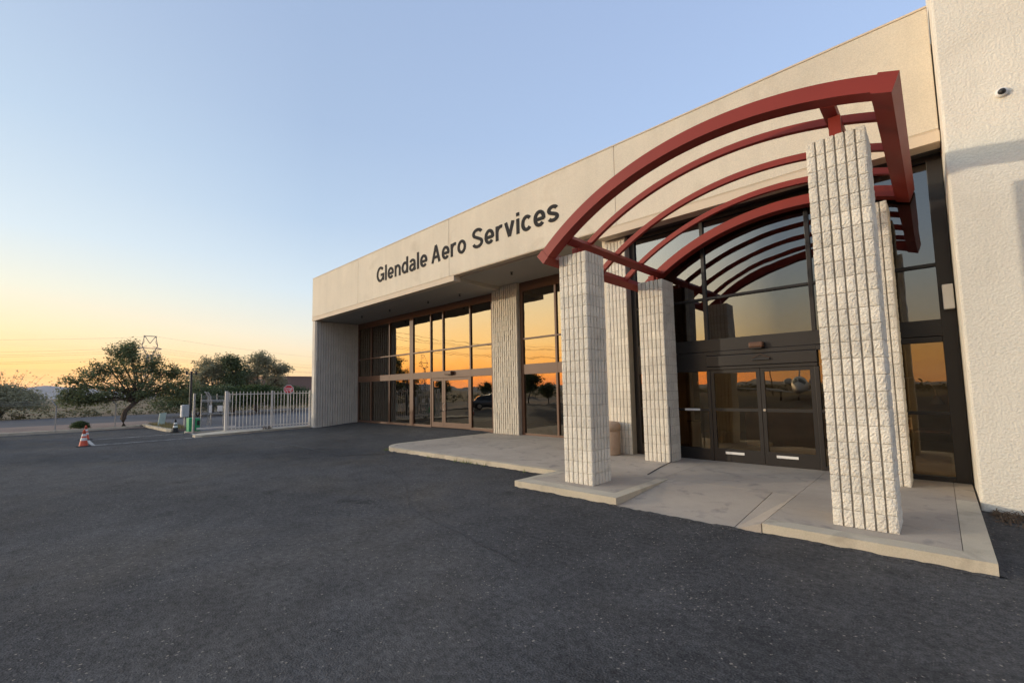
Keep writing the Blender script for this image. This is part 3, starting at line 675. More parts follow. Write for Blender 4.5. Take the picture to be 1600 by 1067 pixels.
# ------------------------------------------------------------------ small fittings on the building
t = thing('security_camera', 'white dome security camera with dark lens on the stucco wall', 'camera', (.94, 9.36, 5.98))
def yax(mb, c):   # a lathe built along z, turned to stick out of a wall that looks to -y
    mb.v = [(c[0]+x, c[1]-z, c[2]+y) for x, y, z in mb.v]; mb.f = [tuple(reversed(f)) for f in mb.f]; return mb
yax(MB().lathe([(.066, 0), (.068, .02), (.062, .045), (.045, .052)], (0,0,0), 20), (.94, 9.36, 5.98)).build('housing', M_WHITE, t, True)
yax(MB().lathe([(.044, .05), (.040, .07), (.025, .088), (.004, .094)], (0,0,0), 16), (.94, 9.36, 5.98)).build('lens_dome', M_BLACK, t, True)
t = thing('alarm_box', 'small white box fixed high on the dark door jamb', 'box', (.21, 10.8, 3.3))
MB().bevbox(.15, .29, 10.70, 10.83, 3.10, 3.53, .012).build('cover', M_WHITE, t)
MB().box(.17, .27, 10.831, 10.844, 3.14, 3.49).build('back_plate', M_GREYBOX, t)
t = thing('motion_sensor', 'brown motion sensor box above the sliding doors', 'sensor', (-2.85, 10.75, 2.74))
MB().bevbox(-2.99, -2.70, 10.70, 10.84, 2.675, 2.80, .03).build('cover', M_BRONZE, t)
MB().box(-2.95, -2.74, 10.73, 10.82, 2.655, 2.674).build('lens', M_BLACK, t)
t = thing('motion_sensor', 'brown motion sensor above the narrow bronze swing doors', 'sensor', (-16.1, 12.7, 2.75))
MB().bevbox(-16.35, -15.85, 12.62, 12.80, 2.60, 2.76, .03).build('cover', M_BRONZE, t); MB().box(-16.3, -15.9, 12.66, 12.78, 2.585, 2.599).build('lens', M_BLACK, t)
t = thing('door_sensor', 'thin black sensor bar with a small wire guard above the sliding doors', 'sensor', (-2.8, 10.78, 2.42))
MB().bevbox(-2.95, -2.60, 10.745, 10.80, 2.40, 2.435, .006).build('bar', M_BLACK, t)
MB().tube([(-2.95, 10.77, 2.44), (-2.78, 10.77, 2.53), (-2.60, 10.77, 2.44)], .006, 6).build('guard', M_BRONZE, t)
sprs = [(-21.9, 11.5), (-19.3, 11.6), (-16.4, 11.8), (-14.3, 11.9)]
for i, (x, y) in enumerate(sprs+[(-10.8, 11.4)]):
    z = 5.90 if i < 4 else 6.05
    lab = ['sprinkler head nearest the wing wall under the left soffit', 'sprinkler head under the left soffit, second from the wing wall', 'sprinkler head under the left soffit, third from the wing wall', 'sprinkler head at the right end of the left soffit', 'sprinkler head under the raised soffit beside the red arch'][i]
    t = thing('sprinkler_head', lab, 'sprinkler', (x, y, z), 'sprinkler heads under the soffit')
    MB().lathe([(.06, -.012), (.06, 0)], (x, y, z-.001), 12).build('flange', M_DARK, t)
    MB().lathe([(.012, -.10), (.05, -.085), (.05, -.07), (.02, -.06), (.02, -.013)], (x, y, z), 10).build('nozzle', M_DARK, t)
t = thing('litter_bin', 'tan round litter bin with a hole standing by the entrance pilaster', 'bin', (-6.33, 10.18, ZT))
bx, by = -6.33, 10.30
MB().lathe([(.25, 0), (.265, .03), (.27, .60), (.265, .62)], (bx, by, ZT), 28).build('drum', M_TAN, t, True)
MB().lathe([(.285, .622), (.285, .74), (.275, .80), (.24, .84), (.10, .86)], (bx, by, ZT), 28).build('lid', M_TAN, t, True)
d0 = Vector((-.25, -1, 0)).normalized(); 
mb = MB(); mb.lathe([(.085, 0), (.115, .006), (.115, .02), (.085, .022)], (0,0,0), 20); ang = math.atan2(d0.x, -d0.y)
mb2 = MB().lathe([(.086, .004), (.02, .0045)], (0,0,0), 20)
for q, nm, mm in ((mb, 'opening_rim', M_BAND), (mb2, 'opening', M_BLACK)):
    q.v = [tuple(Vector((bx, by, ZT+.55))+Vector((d0.y, -d0.x, 0))*x*-1+Vector((0,0,1))*y+d0*(.262+z)) for x, y, z in q.v]; q.build(nm, mm, t)
t = tag(MB().tube([(-4.5, 9.93-.02, 1.4), (-4.5, 9.905, .5), (-4.505, 9.90, .16), (-4.46, 9.2, .133), (-4.3, 8.35, .131)], .009, 6).build('cable', M_WIRE), 'dark cable running down the rear left column onto the slab', 'cable')

# ------------------------------------------------------------------ inside, seen dimly through the glass
t = thing('reception_desk', 'dark wooden reception desk seen through the sliding doors', 'desk', (-2.6, 14.6, .12))
MB().bevbox(-4.2, -.8, 14.3, 14.6, .125, 1.15, .01).build('front_panel', M_WOOD, t); MB().bevbox(-4.3, -.7, 14.2, 14.9, 1.151, 1.20, .01).build('top', M_WALLIN, t)
t = thing('desk', 'office desk behind the glass at the right of the entrance', 'desk', (-.3, 13, .12))
MB().bevbox(-1.3, 1.4, 12.3, 13.1, .83, .88, .008).build('top', M_WOOD, t)
for x in (-1.25, 1.3):
    for y in (12.35, 13.0): MB().box(x, x+.05, y, y+.05, .125, .829).build('leg', M_BLACK, t)
t = thing('desk_lamp', 'arched floor lamp with hanging shade behind the right-hand glass', 'lamp', (-.5, 12.2, .12))
MB().lathe([(.16, 0), (.16, .02)], (-.75, 12.15, .122), 16).build('base', M_CHROME, t)
MB().tube([(-.75, 12.15, .13), (-.75, 12.15, 1.6)]+[(-.75+.35-.35*math.cos(a), 12.15, 1.6+.35*math.sin(a)) for a in [i*math.pi/10 for i in range(1, 10)]]+[(-.05, 12.15, 1.55)], .014, 8).build('arm', M_CHROME, t)
MB().lathe([(.03, .16), (.12, 0)], (-.05, 12.15, 1.42), 16, cap=False).build('shade', M_CHROME, t)
for i, (x, lab) in enumerate(((-.55, 'white framed photo on the desk left of the lamp'), (.25, 'white framed photo on the desk right of the lamp'))):
    t = thing('picture_frame', lab, 'picture frame', (x, 12.5, .88)); MB().obox((x, 12.5, 1.0), (.09, .01, 0), (0, .01, .004), (0, -.03, .115)).build('frame', M_WHITE, t)
    MB().obox((x, 12.487, .999), (.065, .007, 0), (0, .003, .001), (0, -.025, .088)).build('print', M_WALLIN, t)
t = thing('waste_bin', 'grey waste bin inside behind the left glass panel', 'bin', (-5.0, 12.1, .12)); MB().lathe([(.14, 0), (.17, .75), (.18, .76)], (-4.95, 12.4, .122), 18).build('body', M_CHROME, t, True)
MB().lathe([(.182, .77), (.15, .80)], (-4.95, 12.4, .122), 18).build('rim', M_BLACK, t)
t = thing('wall_column', 'pale boxed column inside behind the glass', 'column', (-5.4, 12.9, .12)); MB().box(-5.75, -5.2, 12.6, 13.1, .121, 6.1).build('shaft', M_WALLIN, t)
MB().box(-5.77, -5.18, 12.58, 13.12, .121, .25).build('skirting', M_WOOD, t)

# ------------------------------------------------------------------ picket fence, sliding gate and their gear
XF = -25.7
t = thing('picket_fence', 'off-white steel picket fence on a low kerb beside the wing wall', 'fence', (XF, 8.4, .1))
n = 25; y0, y1 = 6.42, 10.34
for i in range(n):
    y = y0+(y1-y0)*i/(n-1)
    MB().box(XF-.012, XF+.012, y-.012, y+.012, .16, 2.03).build('picket', M_FENCE, t)
for z in (.24, 1.90): MB().box(XF-.018, XF+.018, 6.36, 10.40, z-.02, z+.02).build('rail', M_FENCE, t)
for y, w in ((6.31, .055), (8.43, .035), (10.40, .025)): MB().bevbox(XF-w, XF+w, y-w, y+w, .02, 2.06, .006).build('post', M_FENCE, t)
MB().box(XF-.05, XF+.05, 6.30, 10.40, .101, .13).build('base_plate', M_FENCE, t)
def mesh_mat():
    m = bpy.data.materials.new('chain_link_mesh'); m.use_nodes = True; N, L = m.node_tree.nodes, m.node_tree.links; p = N['Principled BSDF']
    p.inputs['Base Color'].default_value = (.20, .20, .19, 1); p.inputs['Roughness'].default_value = .6
    g = N.new('ShaderNodeNewGeometry'); sx = N.new('ShaderNodeSeparateXYZ'); L.new(g.outputs['Position'], sx.inputs[0])
    def mth(op, a, b):
        q = N.new('ShaderNodeMath'); q.operation = op
        for i, v in enumerate((a, b)):
            if isinstance(v, (int, float)): q.inputs[i].default_value = v
            else: L.new(v, q.inputs[i])
        return q.outputs[0]
    h = mth('ADD', sx.outputs[0], sx.outputs[1]); out = None
    for sg in (1, -1):
        a = mth('MULTIPLY', mth('ADD', h, mth('MULTIPLY', sx.outputs[2], sg)), 1/.075)
        f = mth('LESS_THAN', mth('FRACT', a, 0), .10); out = f if out is None else mth('MAXIMUM', out, f)
    tr = N.new('ShaderNodeBsdfTransparent'); mx = N.new('ShaderNodeMixShader'); L.new(out, mx.inputs[0]); L.new(tr.outputs[0], mx.inputs[1]); L.new(p.outputs[0], mx.inputs[2]); L.new(mx.outputs[0], N['Material Output'].inputs[0])
    return m
M_MESH = mesh_mat()
XG = -27.4
t = thing('sliding_gate', 'grey pipe and chain link sliding gate left of the picket fence', 'gate', (XG, 6.1, 0))
def pipe(pts, r, nm, m, par): return MB().tube(pts, r, 8).build(nm, m, par)
for y in (5.62, 6.06, 6.62): pipe([(XG, y, .12), (XG, y, 1.62)], .025, 'upright', M_GALV, t)
for z in (.30, .92, 1.56, 1.63): pipe([(XG, 5.6, z), (XG, 6.95, z-.03)], .026, 'rail', M_GALV, t)
MB().bevbox(XG-.05, XG+.05, 5.45, 7.2, .14, .24, .01).build('bottom_rail', M_FENCE, t)
MB().add([(XG+.03, 5.62, .3), (XG+.03, 6.95, .27), (XG+.03, 6.95, 1.5), (XG+.03, 5.62, 1.55)], [(0,1,2,3)]).build('wire_mesh', M_MESH, t)
for k in range(3): pipe([(XG, 5.6, 1.72+.07*k), (XG, 6.95, 1.68+.07*k)], .006, 'barbed_wire', M_GALV, t)
for y in (5.62, 6.30, 6.9): pipe([(XG, y, 1.6), (XG, y, 1.95)], .018, 'wire_arm', M_GALV, t)
for (a, b, lab) in ((5.95, 6.08, 0), (6.32, 6.56, 1)):
    MB().bevbox(XG+.045, XG+.055, a, b, .98 if not lab else 1.03, 1.36 if not lab else 1.33, .003).build('sign_plate', M_WHITE, t)
struct(MB().box(XG-.06, XG+.08, 4.95, 7.4, .0, .05).build('gate_track', M_KERB))
t = tag(MB().tube([(-27.42, 5.32, 0), (-27.42, 5.32, 1.98)], .055, 10).build('gate_post', M_GALV), 'grey steel gate post beside the green gate operator', 'post')
t = tag(MB().tube([(-27.55, 6.86, 0), (-27.55, 6.86, 2.0)], .05, 10).build('gate_post', M_GALV), 'grey steel gate post behind the end of the picket fence', 'post')
t = thing('gate_operator', 'bright green gate operator cabinet behind the grey gate post', 'cabinet', (-27.9, 5.35, 0))
MB().bevbox(-28.2, -27.62, 5.16, 5.42, .06, .74, .02).build('cabinet', M_GREEN, t); MB().bevbox(-28.3, -27.55, 5.1, 5.5, .0, .059, .004).build('base', M_KERB, t)
MB().bevbox(-28.1, -27.6, 5.43, 5.66, .06, .70, .02).build('side_cabinet', M_GREEN, t)
MB().bevbox(-27.598, -27.58, 5.50, 5.62, .36, .60, .006).build('cover_plate', M_BLACK, t)
t = thing('utility_cabinet', 'light grey electrical cabinet on a post behind the green operator', 'cabinet', (-30, 5.2, 0))
MB().bevbox(-30.15, -29.75, 5.30, 5.56, .72, 1.38, .015).build('cabinet', M_GREYBOX, t); MB().bevbox(-30.1, -29.8, 5.22, 5.298, .72, 1.36, .01).build('door', M_WHITE, t)
pipe([(-29.95, 5.42, .05), (-29.95, 5.42, .719)], .05, 'post', M_GALV, t)
t = thing('pole', 'thin black pole rising behind the green gate operator', 'pole', (-30.6, 5.75, 0))
MB().tube([(-30.6, 5.75, 0), (-30.6, 5.75, 3.25)], .062, 10).build('shaft', M_BLACK, t)
for s_ in (-1, 1): MB().bevbox(-30.64, -30.56, 5.75+s_*.22-.05, 5.75+s_*.22+.05, 3.05, 3.25, .01).build('head', M_BLACK, t)
MB().box(-30.62, -30.58, 5.50, 6.0, 3.10, 3.14).build('cross_arm', M_BLACK, t)
t = tag(MB().obox((-33.6, 4.95, .48), (.05, 0, 0), (0, .16, .012), (0, .045, .40)).build('cable_marker', M_PALEGREEN), 'leaning pale green marker slab on the planting island', 'marker')
# traffic cones
def cone(loc, label, scale=1.0, dark=False):
    t = thing('traffic_cone', label, 'traffic cone', (0,0,0), 'traffic cones in the car park')
    body = M_ORANGE if not dark else M_RUBBER
    MB().bevbox(-.20, .20, -.20, .20, 0, .035, .012).build('base', M_RUBBER, t)
    def rad(z): return .155-.125*(z-.035)/.705
    MB().lathe([(rad(z), z) for z in (.035, .26)], (0,0,0), 20, cap=False).build('body', body, t, True)
    MB().lathe([(rad(z)+.003, z) for z in (.26, .38)], (0,0,0), 20, cap=False).build('white_band', M_STRIPE, t, True)
    MB().lathe([(rad(z), z) for z in (.38, .45)], (0,0,0), 20, cap=False).build('body', body, t, True)
    MB().lathe([(rad(z)+.003, z) for z in (.45, .55)], (0,0,0), 20, cap=False).build('white_band', M_STRIPE, t, True)
    MB().lathe([(rad(z), z) for z in (.55, .73, .74)], (0,0,0), 20).build('tip', body, t, True)
    t.location = loc; t.scale = (scale,)*3; t.rotation_euler.z = loc[0]; return t
cone((-23.97, 1.16, 0), 'orange and white traffic cone standing nearest, by the bay line', .87)
cone((-27.67, 1.39, 0), 'orange traffic cone half hidden behind the nearer cone', .86)
cone((-28.6, 4.78, .02), 'dirty black and white traffic cone beside the planting island', .9, True)

# chain link fence along the gravel strip and by the gate
def link_post(x, y, z, h, par, ax=-1):
    return MB().tube([(x, y, z), (x, y, z+h), (x+ax*.20, y-.20, z+h+.33)], .032, 7).build('post', M_GALV, par)
t = thing('chain_link_fence', 'chain link fence with angled wire arms along the gravel strip', 'fence', (-36.6, 0, 0))
ys = [-8.4, -5.4, -2.4, .55, 3.1]
for y in ys: link_post(-36.2-.2*(y > 2), y, 0, 1.42, t)
for k in range(3): MB().tube([(-36.25-.06*k, ys[0], 1.52+.09*k), (-36.25-.06*k, .55, 1.52+.09*k), (-36.45-.06*k, 3.1, 1.52+.09*k)], .005, 4).build('barbed_wire', M_GALV, t)
t = thing('chain_link_fence', 'chain link fence with angled arms running back from the gate', 'fence', (-33, 7, 0))
pp = [(-30.6, 6.6), (-33.2, 7.2), (-36.0, 7.9), (-39, 8.6)]
for x, y in pp: link_post(x, y, 0, 1.75, t, .6)
mbm = MB()
for (a, b) in zip(pp, pp[1:]): mbm.add([(*a, .05), (*b, .05), (*b, 1.75), (*a, 1.75)], [(0,1,2,3)])
mbm.build('wire_mesh', M_MESH, t); MB().tube([(x, y, 1.75) for x, y in pp], .02, 6).build('top_rail', M_GALV, t)

# ------------------------------------------------------------------ plants
def leafcloud(mb, pts, rr, n, size, spread, droop=.3, elong=2.2):
    for (p, rad) in pts:
        for _ in range(n):
            c = Vector(p)+Vector((rr.gauss(0, 1), rr.gauss(0, 1), rr.gauss(0, .75)))*rad*spread
            a = Vector((rr.gauss(0, 1), rr.gauss(0, 1), rr.gauss(-droop, .6))).normalized(); b = a.cross(Vector((rr.gauss(0, 1), rr.gauss(0, 1), rr.gauss(0, 1)))).normalized()
            l = size*rr.uniform(.6, 1.4); w = l/elong
            mb.add([c-a*l*.5, c+b*w*.5, c+a*l*.5, c-b*w*.5], [(0,1,2,3)])
def tree(name, label, base, lobes, trunk_pts, r0, m_leaf, nclump=14, nleaf=16, size=.16, seed=1, clump=.36, group=None, droop=.3, twigs=True):
    """tapered trunk, one limb to every lobe, twigs inside the lobe carrying small leaf clumps"""
    rr = random.Random(seed); t = thing(name, label, 'tree', base, group); B = Vector(base)
    tk = MB(); TP = [B+Vector(p) for p in trunk_pts]
    tk.tube(TP, [r0*(1-.45*i/(len(TP)-1)) for i in range(len(TP))], 9); top = TP[-1]; lf = MB()
    for (c, rad) in lobes:
        C = B+Vector(c); R3 = Vector(rad) if isinstance(rad, (tuple, list)) else Vector((rad, rad, rad*.8))
        st = TP[-1] if rr.random() < .7 else TP[-2]
        mid = st.lerp(C, .5)+Vector((rr.uniform(-.2, .2), rr.uniform(-.2, .2), rr.uniform(-.1, .35)))
        tk.tube([st, mid, C], [r0*.42, r0*.26, r0*.12], 6)
        for k in range(nclump):
            while True:
                d = Vector((rr.uniform(-1, 1), rr.uniform(-1, 1), rr.uniform(-1, 1)))
                if .25 < d.length <= 1: break
            e = C+Vector((d.x*R3.x, d.y*R3.y, d.z*R3.z)); s0 = mid.lerp(C, rr.uniform(.3, 1))
            if twigs: tk.tube([s0, s0.lerp(e, .55)+Vector((0, 0, rr.uniform(-.08, .12))), e], [r0*.09, r0*.05, r0*.02], 4, False)
            leafcloud(lf, [(s0.lerp(e, .72), clump*.8), (e, clump)], rr, nleaf//2, size, .55, droop)
    tk.build('trunk', M_BARK, t, True); lf.build('crown', m_leaf, t); return t
tree('mesquite_tree', 'dark mesquite tree with a curved trunk standing beyond the parking bays', (-36.3, 3.5, 0),
     [((0,-2.5,2.0), (.8,.7,.45)), ((0,-2.2,2.7), (.9,.9,.5)), ((.2,-1.7,2.1), (1.1,1.1,.6)), ((0,-1.5,3.1), (1.0,1.0,.6)), ((0,-.9,3.8), (.9,.9,.6)), ((0,-.5,4.55), (.75,.7,.6)), ((0,.0,5.0), (.5,.45,.4)), ((0,.15,4.2), (.9,.8,.7)), ((0,-.3,3.2), (1.1,1.2,.7)), ((0,.7,3.5), (1.0,1.0,.7)), ((0,1.3,4.1), (.7,.6,.6)), ((0,1.9,3.5), (.8,.7,.6)), ((0,2.6,3.3), (.7,.7,.5)), ((0,3.2,2.6), (.8,.8,.55)), ((0,2.4,2.5), (1.0,1.0,.6)), ((0,1.4,2.7), (1.1,1.1,.7)), ((0,.4,2.5), (1.2,1.2,.7)), ((0,-.7,2.4), (1.1,1.2,.6)), ((0,-1.1,1.75), (1.0,1.1,.4)), ((0,-2.2,1.6), (.8,.8,.35)), ((0,1.8,1.95), (1.1,1.1,.45)), ((0,2.9,1.9), (.9,.8,.45)), ((0,.7,2.0), (1.0,1.0,.4))],
     [(0,0,0), (-.05,-.05,.55), (.05,.02,1.0), (.1,.45,1.5), (.1,.7,1.75)], .17, M_LEAF1, 20, 50, .125, 4, .27)
SIL = 'trees behind the picket fence'
tree('silvery_tree', 'pale silvery tree behind the gate, leftmost of the trees beyond the fence', (-58, 12.9, 0), [((0,0,3.2),(2.0,2.1,1.8)), ((0,-.8,4.5),(1.6,1.6,1.3)), ((0,1.0,4.4),(1.5,1.5,1.3)), ((0,.2,5.5),(1.3,1.6,.8)), ((0,-1.5,3.4),(1.2,1.2,1.2)), ((0,1.9,3.2),(1.2,1.2,1.3))], [(0,0,0),(0,.1,1.0),(0,0,2.0)], .22, M_LEAF2, 34, 60, .20, 11, .42, SIL)
tree('dark_tree', 'narrow dark green tree in the middle of the trees beyond the fence', (-56, 14.4, 0), [((0,0,3.0),(1.5,1.5,1.6)), ((0,.2,4.4),(1.2,1.2,1.3)), ((0,-.2,5.5),(.8,.9,.8))], [(0,0,0),(0,0,1.0),(0,0,2.0)], .2, M_LEAF3, 40, 64, .20, 12, .42, SIL)
tree('silvery_tree', 'tall silvery tree right of the narrow dark tree beyond the fence', (-57, 17.0, 0), [((0,0,3.4),(1.9,2.0,1.8)), ((0,-.9,4.8),(1.3,1.4,1.3)), ((0,1.2,5.0),(1.4,1.5,1.3)), ((0,.4,6.1),(1.0,1.2,.7)), ((0,2.7,5.0),(.8,1.1,.6)), ((0,-1.6,3.4),(1.2,1.2,1.2)), ((0,2.2,3.6),(1.2,1.2,1.2))], [(0,0,0),(0,-.1,1.0),(0,0,2.2)], .22, M_LEAF2, 34, 60, .20, 13, .42, SIL)
def bush(name, label, base, rad, m_leaf, n, size, seed, cat='bush', group=None, droop=0., stems=7, spiky=0):
    rr = random.Random(seed); t = thing(name, label, cat, base, group); B = Vector(base); lf = MB(); st = MB()
    for k in range(stems):
        a = rr.uniform(0, 6.28); q = B+Vector((math.cos(a)*rad[0]*.5, math.sin(a)*rad[1]*.5, rad[2]*1.2)); st.tube([B, B.lerp(q, .5)+Vector((0,0,.05)), q], [.03, .02, .008], 5)
    for _ in range(n):
        a = rr.uniform(0, 6.28); u = rr.uniform(0, 1)**.45; ph = rr.uniform(-.35, 1.45)
        c = B+Vector((math.cos(a)*math.cos(ph)*rad[0]*u, math.sin(a)*math.cos(ph)*rad[1]*u, max(.03, rad[2]*.85+math.sin(ph)*rad[2]*u+rr.gauss(0, .06*rad[2]))))
        leafcloud(lf, [(c, size*1.3)], rr, 3, size, .6, droop)
    for _ in range(spiky):
        a = rr.uniform(0, 6.28); e = B+Vector((math.cos(a)*rad[0]*rr.uniform(.2, 1), math.sin(a)*rad[1]*rr.uniform(.2, 1), rad[2]*rr.uniform(1.9, 2.7)))
        st.tube([B, e], [.02, .006], 4); leafcloud(lf, [(e.lerp(B, f), .15) for f in (0, .12, .25)], rr, 4, size*.8, .8, droop)
    st.build('stems', M_BARK, t); lf.build('foliage', m_leaf, t); return t
bush('round_bush', 'small round green bush on the gravel behind the orange cones', (-36.1, 1.55, 0), (.42, .42, .27), M_LEAF4, 2000, .055, 21)
bush('palo_verde_bush', 'large grey-green bush beyond the road at the left edge', (-63, -2.9, 0), (3.6, 3.4, 1.7), M_LEAF2, 4200, .22, 22, spiky=40)
bush('oleander_bush', 'broad green bush in front of the trees beyond the fence', (-50, 15.0, 0), (1.8, 3.4, 1.5), M_LEAF4, 3600, .20, 23)
bush('dark_hedge_bush', 'dark bush behind the stop sign beyond the fence', (-52, 19.2, 0), (1.8, 2.6, 1.4), M_LEAF3, 3000, .2, 24)
bush('dark_hedge_bush', 'dark bush low behind the gate and pole', (-49, 9.8, 0), (2.0, 3.4, 1.4), M_LEAF3, 3000, .2, 25)
bush('dark_hedge_bush', 'dark bush left of the broad green bush beyond the fence', (-51, 12.2, 0), (1.8, 2.8, 1.5), M_LEAF3, 3000, .2, 26)
# desert scrub, grass and weeds
rr = random.Random(31); mb = MB()
for _ in range(900):
    x = -62-280*rr.random()**1.7; y = rr.uniform(-.35, .45)*abs(x)*.9+rr.uniform(-4, 4)
    s_ = rr.uniform(.25, .8); leafcloud(mb, [((x, y, s_*.4), s_)], rr, 12, .36*s_+.1, .55, 0, 1.6)
for _ in range(240):
    y = rr.uniform(-.3, .3)*70; x = -61-7*rr.random(); s_ = rr.uniform(.2, .5); leafcloud(mb, [((x, y, s_*.4), s_)], rr, 10, .22, .6, 0, 1.8)
stuff(mb.build('desert_scrub', M_SCRUB))
def blades(name, spots, m, hgt, n, seed):
    rr = random.Random(seed); mb = MB()
    for (x, y, z, s_) in spots:
        for _ in range(n):
            b = Vector((x+rr.gauss(0, s_), y+rr.gauss(0, s_), z)); d = Vector((rr.gauss(0, .35), rr.gauss(0, .35), 1)).normalized()*hgt*rr.uniform(.4, 1.2); w = Vector((rr.uniform(-1, 1), rr.uniform(-1, 1), 0)).normalized()*hgt*.05
            mb.add([b-w, b+w, b+d*.6+w*.7+Vector((0,0,0)), b+d], [(0,1,2,3)])
    return stuff(mb.build(name, m))
blades('dry_grass', [(rr.uniform(-35.8, -29.6), rr.uniform(4.7, 5.4), .1, .12) for _ in range(120)], M_GRASS, .22, 14, 5)
blades('kerb_weeds', [(-12.9+rr.uniform(-.05, .05), 7.70-rr.uniform(0, .05), 0, .05) for _ in range(3)]+[(x, 7.56, 0, .04) for x in (-10.5, -9.3, -9.05, -8.9, -8.7, -8.5, -8.2, -6.9)], M_WEED, .10, 14, 6)
blades('fence_weeds', [(-24.95, 7.9, .09, .10), (-24.9, 8.05, .09, .08), (-32.8, 5.1, .1, .15)], M_LITTER, .22, 30, 7)
mb = MB()
for _ in range(420):
    x = .42+abs(rr.gauss(0, .22)); y = 9.30-abs(rr.gauss(0, .30)); c = Vector((x, y, .012+rr.random()*.05*max(0, 1-(9.3-y)*2)))
    a = Vector((rr.gauss(0,1), rr.gauss(0,1), rr.gauss(0,.25))).normalized()*rr.uniform(.02, .07); b = a.cross(Vector((0,0,1))).normalized()*.006
    mb.add([c-a-b, c-a+b, c+a+b, c+a-b], [(0,1,2,3)])
stuff(mb.build('dry_litter', M_LITTER))

# ------------------------------------------------------------------ beyond the fence and far away
t = thing('stop_sign', 'red octagonal stop sign on a thin pole beyond the picket fence', 'sign', (-38.9, 14.0, 0))
sc_ = Vector((-38.9, 14.0, 2.24)); fd = Vector((.94, -.34, 0)).normalized(); sd = Vector((.34, .94, 0)).normalized(); upz = Vector((0,0,1))
def octo(r, e, nm, m):
    mb = MB(); vs = [sc_+sd*r*math.cos(R(22.5+45*k))+upz*r*math.sin(R(22.5+45*k))+fd*(e+d) for d in (0, -.006) for k in range(8)]
    mb.add(vs, [tuple(range(8)), tuple(range(15, 7, -1))]+[(8+k, 8+(k+1) % 8, (k+1) % 8, k) for k in range(8)]); return mb.build(nm, m, t)
octo(.39, .006, 'border', M_WHITE); octo(.355, .010, 'face', M_STOPRED)
w4 = {'S': GLY['S'], 'T': ([[(.30, 0), (.30, .9)], [(0, .905), (.60, .905)]], .60), 'O': ([arcp(.36, .5, .36-W, .5-W, 0, 360, 20)], .72), 'P': ([[(W, 0), (W, 1)], [(W, 1-W), (.33, 1-W)]+arcp(.36, .72, .2, .28-W, 90, -90, 8)+[(W, .44+W)]], .62)}
x = -.255
for c in 'STOP':
    mb = stroke_mesh(w4[c][0], W, .004, .185, .27); mb.v = [tuple(sc_+sd*(q[0]+x)+upz*(q[2]-.135)+fd*(.0105-q[1])) for q in mb.v]
    mb.build('letter', M_WHITE, t); x += (w4[c][1]+.08)*.185
MB().tube([sc_-fd*.03+upz*.35, (sc_.x-fd.x*.03, sc_.y-fd.y*.03, 0)], .03, 8).build('pole', M_GALV, t)
t = thing('brown_building', 'long low brown block building beyond the trees at the left', 'building', (-95, 48, 0))
MB().box(-110, -84, 26, 60, -.05, 4.9).build('wall', M_BROWNWALL, t); MB().box(-110.1, -83.9, 25.9, 60.1, 4.901, 5.05).build('coping', M_BROWNWALL, t)
# lattice transmission towers and their lines
def tower(base, label):
    t = thing('transmission_tower', label, 'pylon', base, 'transmission towers'); mb = MB(); r = .16
    def P(x, z): return x, z
    def hw(z): return 3.6-2.5*min(1, z/30)
    legs = MB()
    for sx in (-1, 1):
        for sy in (-1, 1): legs.tube([(sx*hw(z)*.8, sy*hw(z), z) for z in (0, 15, 30)], r*1.6, 4)
    zs = [0, 6, 11, 16, 20, 24, 27.5, 30]
    for a, b in zip(zs, zs[1:]):
        for sx in (-1, 1):
            legs.tube([(sx*hw(a)*.8, -hw(a), a), (sx*hw(b)*.8, hw(b), b)], .15, 4); legs.tube([(sx*hw(a)*.8, hw(a), a), (sx*hw(b)*.8, -hw(b), b)], .15, 4)
            legs.tube([(sx*hw(b)*.8, -hw(b), b), (sx*hw(b)*.8, hw(b), b)], .15, 4)
    legs.build('lattice_body', M_TOWER, t)
    for z, w, nm in ((30, 6.6, 'cross_arm'), (34.2, 6.6, 'cross_arm')):
        a = MB(); a.tube([(0, -w, z), (0, w, z)], .24, 4)
        for s in (-1, 1): a.tube([(0, s*w, z), (0, s*1.5, z+1.4)], .15, 4); a.tube([(0, s*w, z), (0, s*1.5, z-2.2)], .15, 4)
        a.build(nm, M_TOWER, t)
    h = MB()
    for s in (-1, 1): h.tube([(0, s*1.6, 30), (0, s*4.2, 36), (0, s*3.0, 42.5)], .26, 4); h.tube([(0, s*3.0, 42.5), (0, 0, 37.5)], .2, 4); h.tube([(0, s*4.2, 36), (0, s*3.1, 38.5), (0, s*3.4, 42)], .15, 4)
    h.tube([(0, -3.6, 42.5), (0, 3.6, 42.5)], .22, 4); h.build('window_head', M_TOWER, t)
    return t
TB = Vector((-381, 48.0, 0)); tw = tower((0, 0, 0), 'tall lattice transmission tower rising behind the mesquite tree'); tw.location = TB; tw.rotation_euler.z = .1
T2, T3 = Vector((-420, -270, 0)), Vector((-440, 380, 0))
copy_thing(tw, T2, 'lattice transmission tower far off beyond the road to the left', .1)
copy_thing(tw, T3, 'lattice transmission tower far off hidden behind the building', .1)
for (A, B) in ((TB, T2), (TB, T3)):
    for k, (dy, z) in enumerate(((-6.4, 28.5), (6.4, 28.5), (-6.4, 32.7), (6.4, 32.7), (0, 35), (3.4, 42.4))):
        pts = [A.lerp(B, i/24)+Vector((0, dy*.99, z-9*(4*(i/24)*(1-i/24)))) for i in range(25)]
        tag(MB().tube(pts, .036, 4).build('power_line', M_WIRE), ['lowest rear', 'lowest front', 'middle rear', 'middle front', 'upper', 'topmost'][k]+' high-voltage cable running '+('left' if B is T2 else 'right')+' from the lattice tower', 'cable', 'cables of the transmission line')
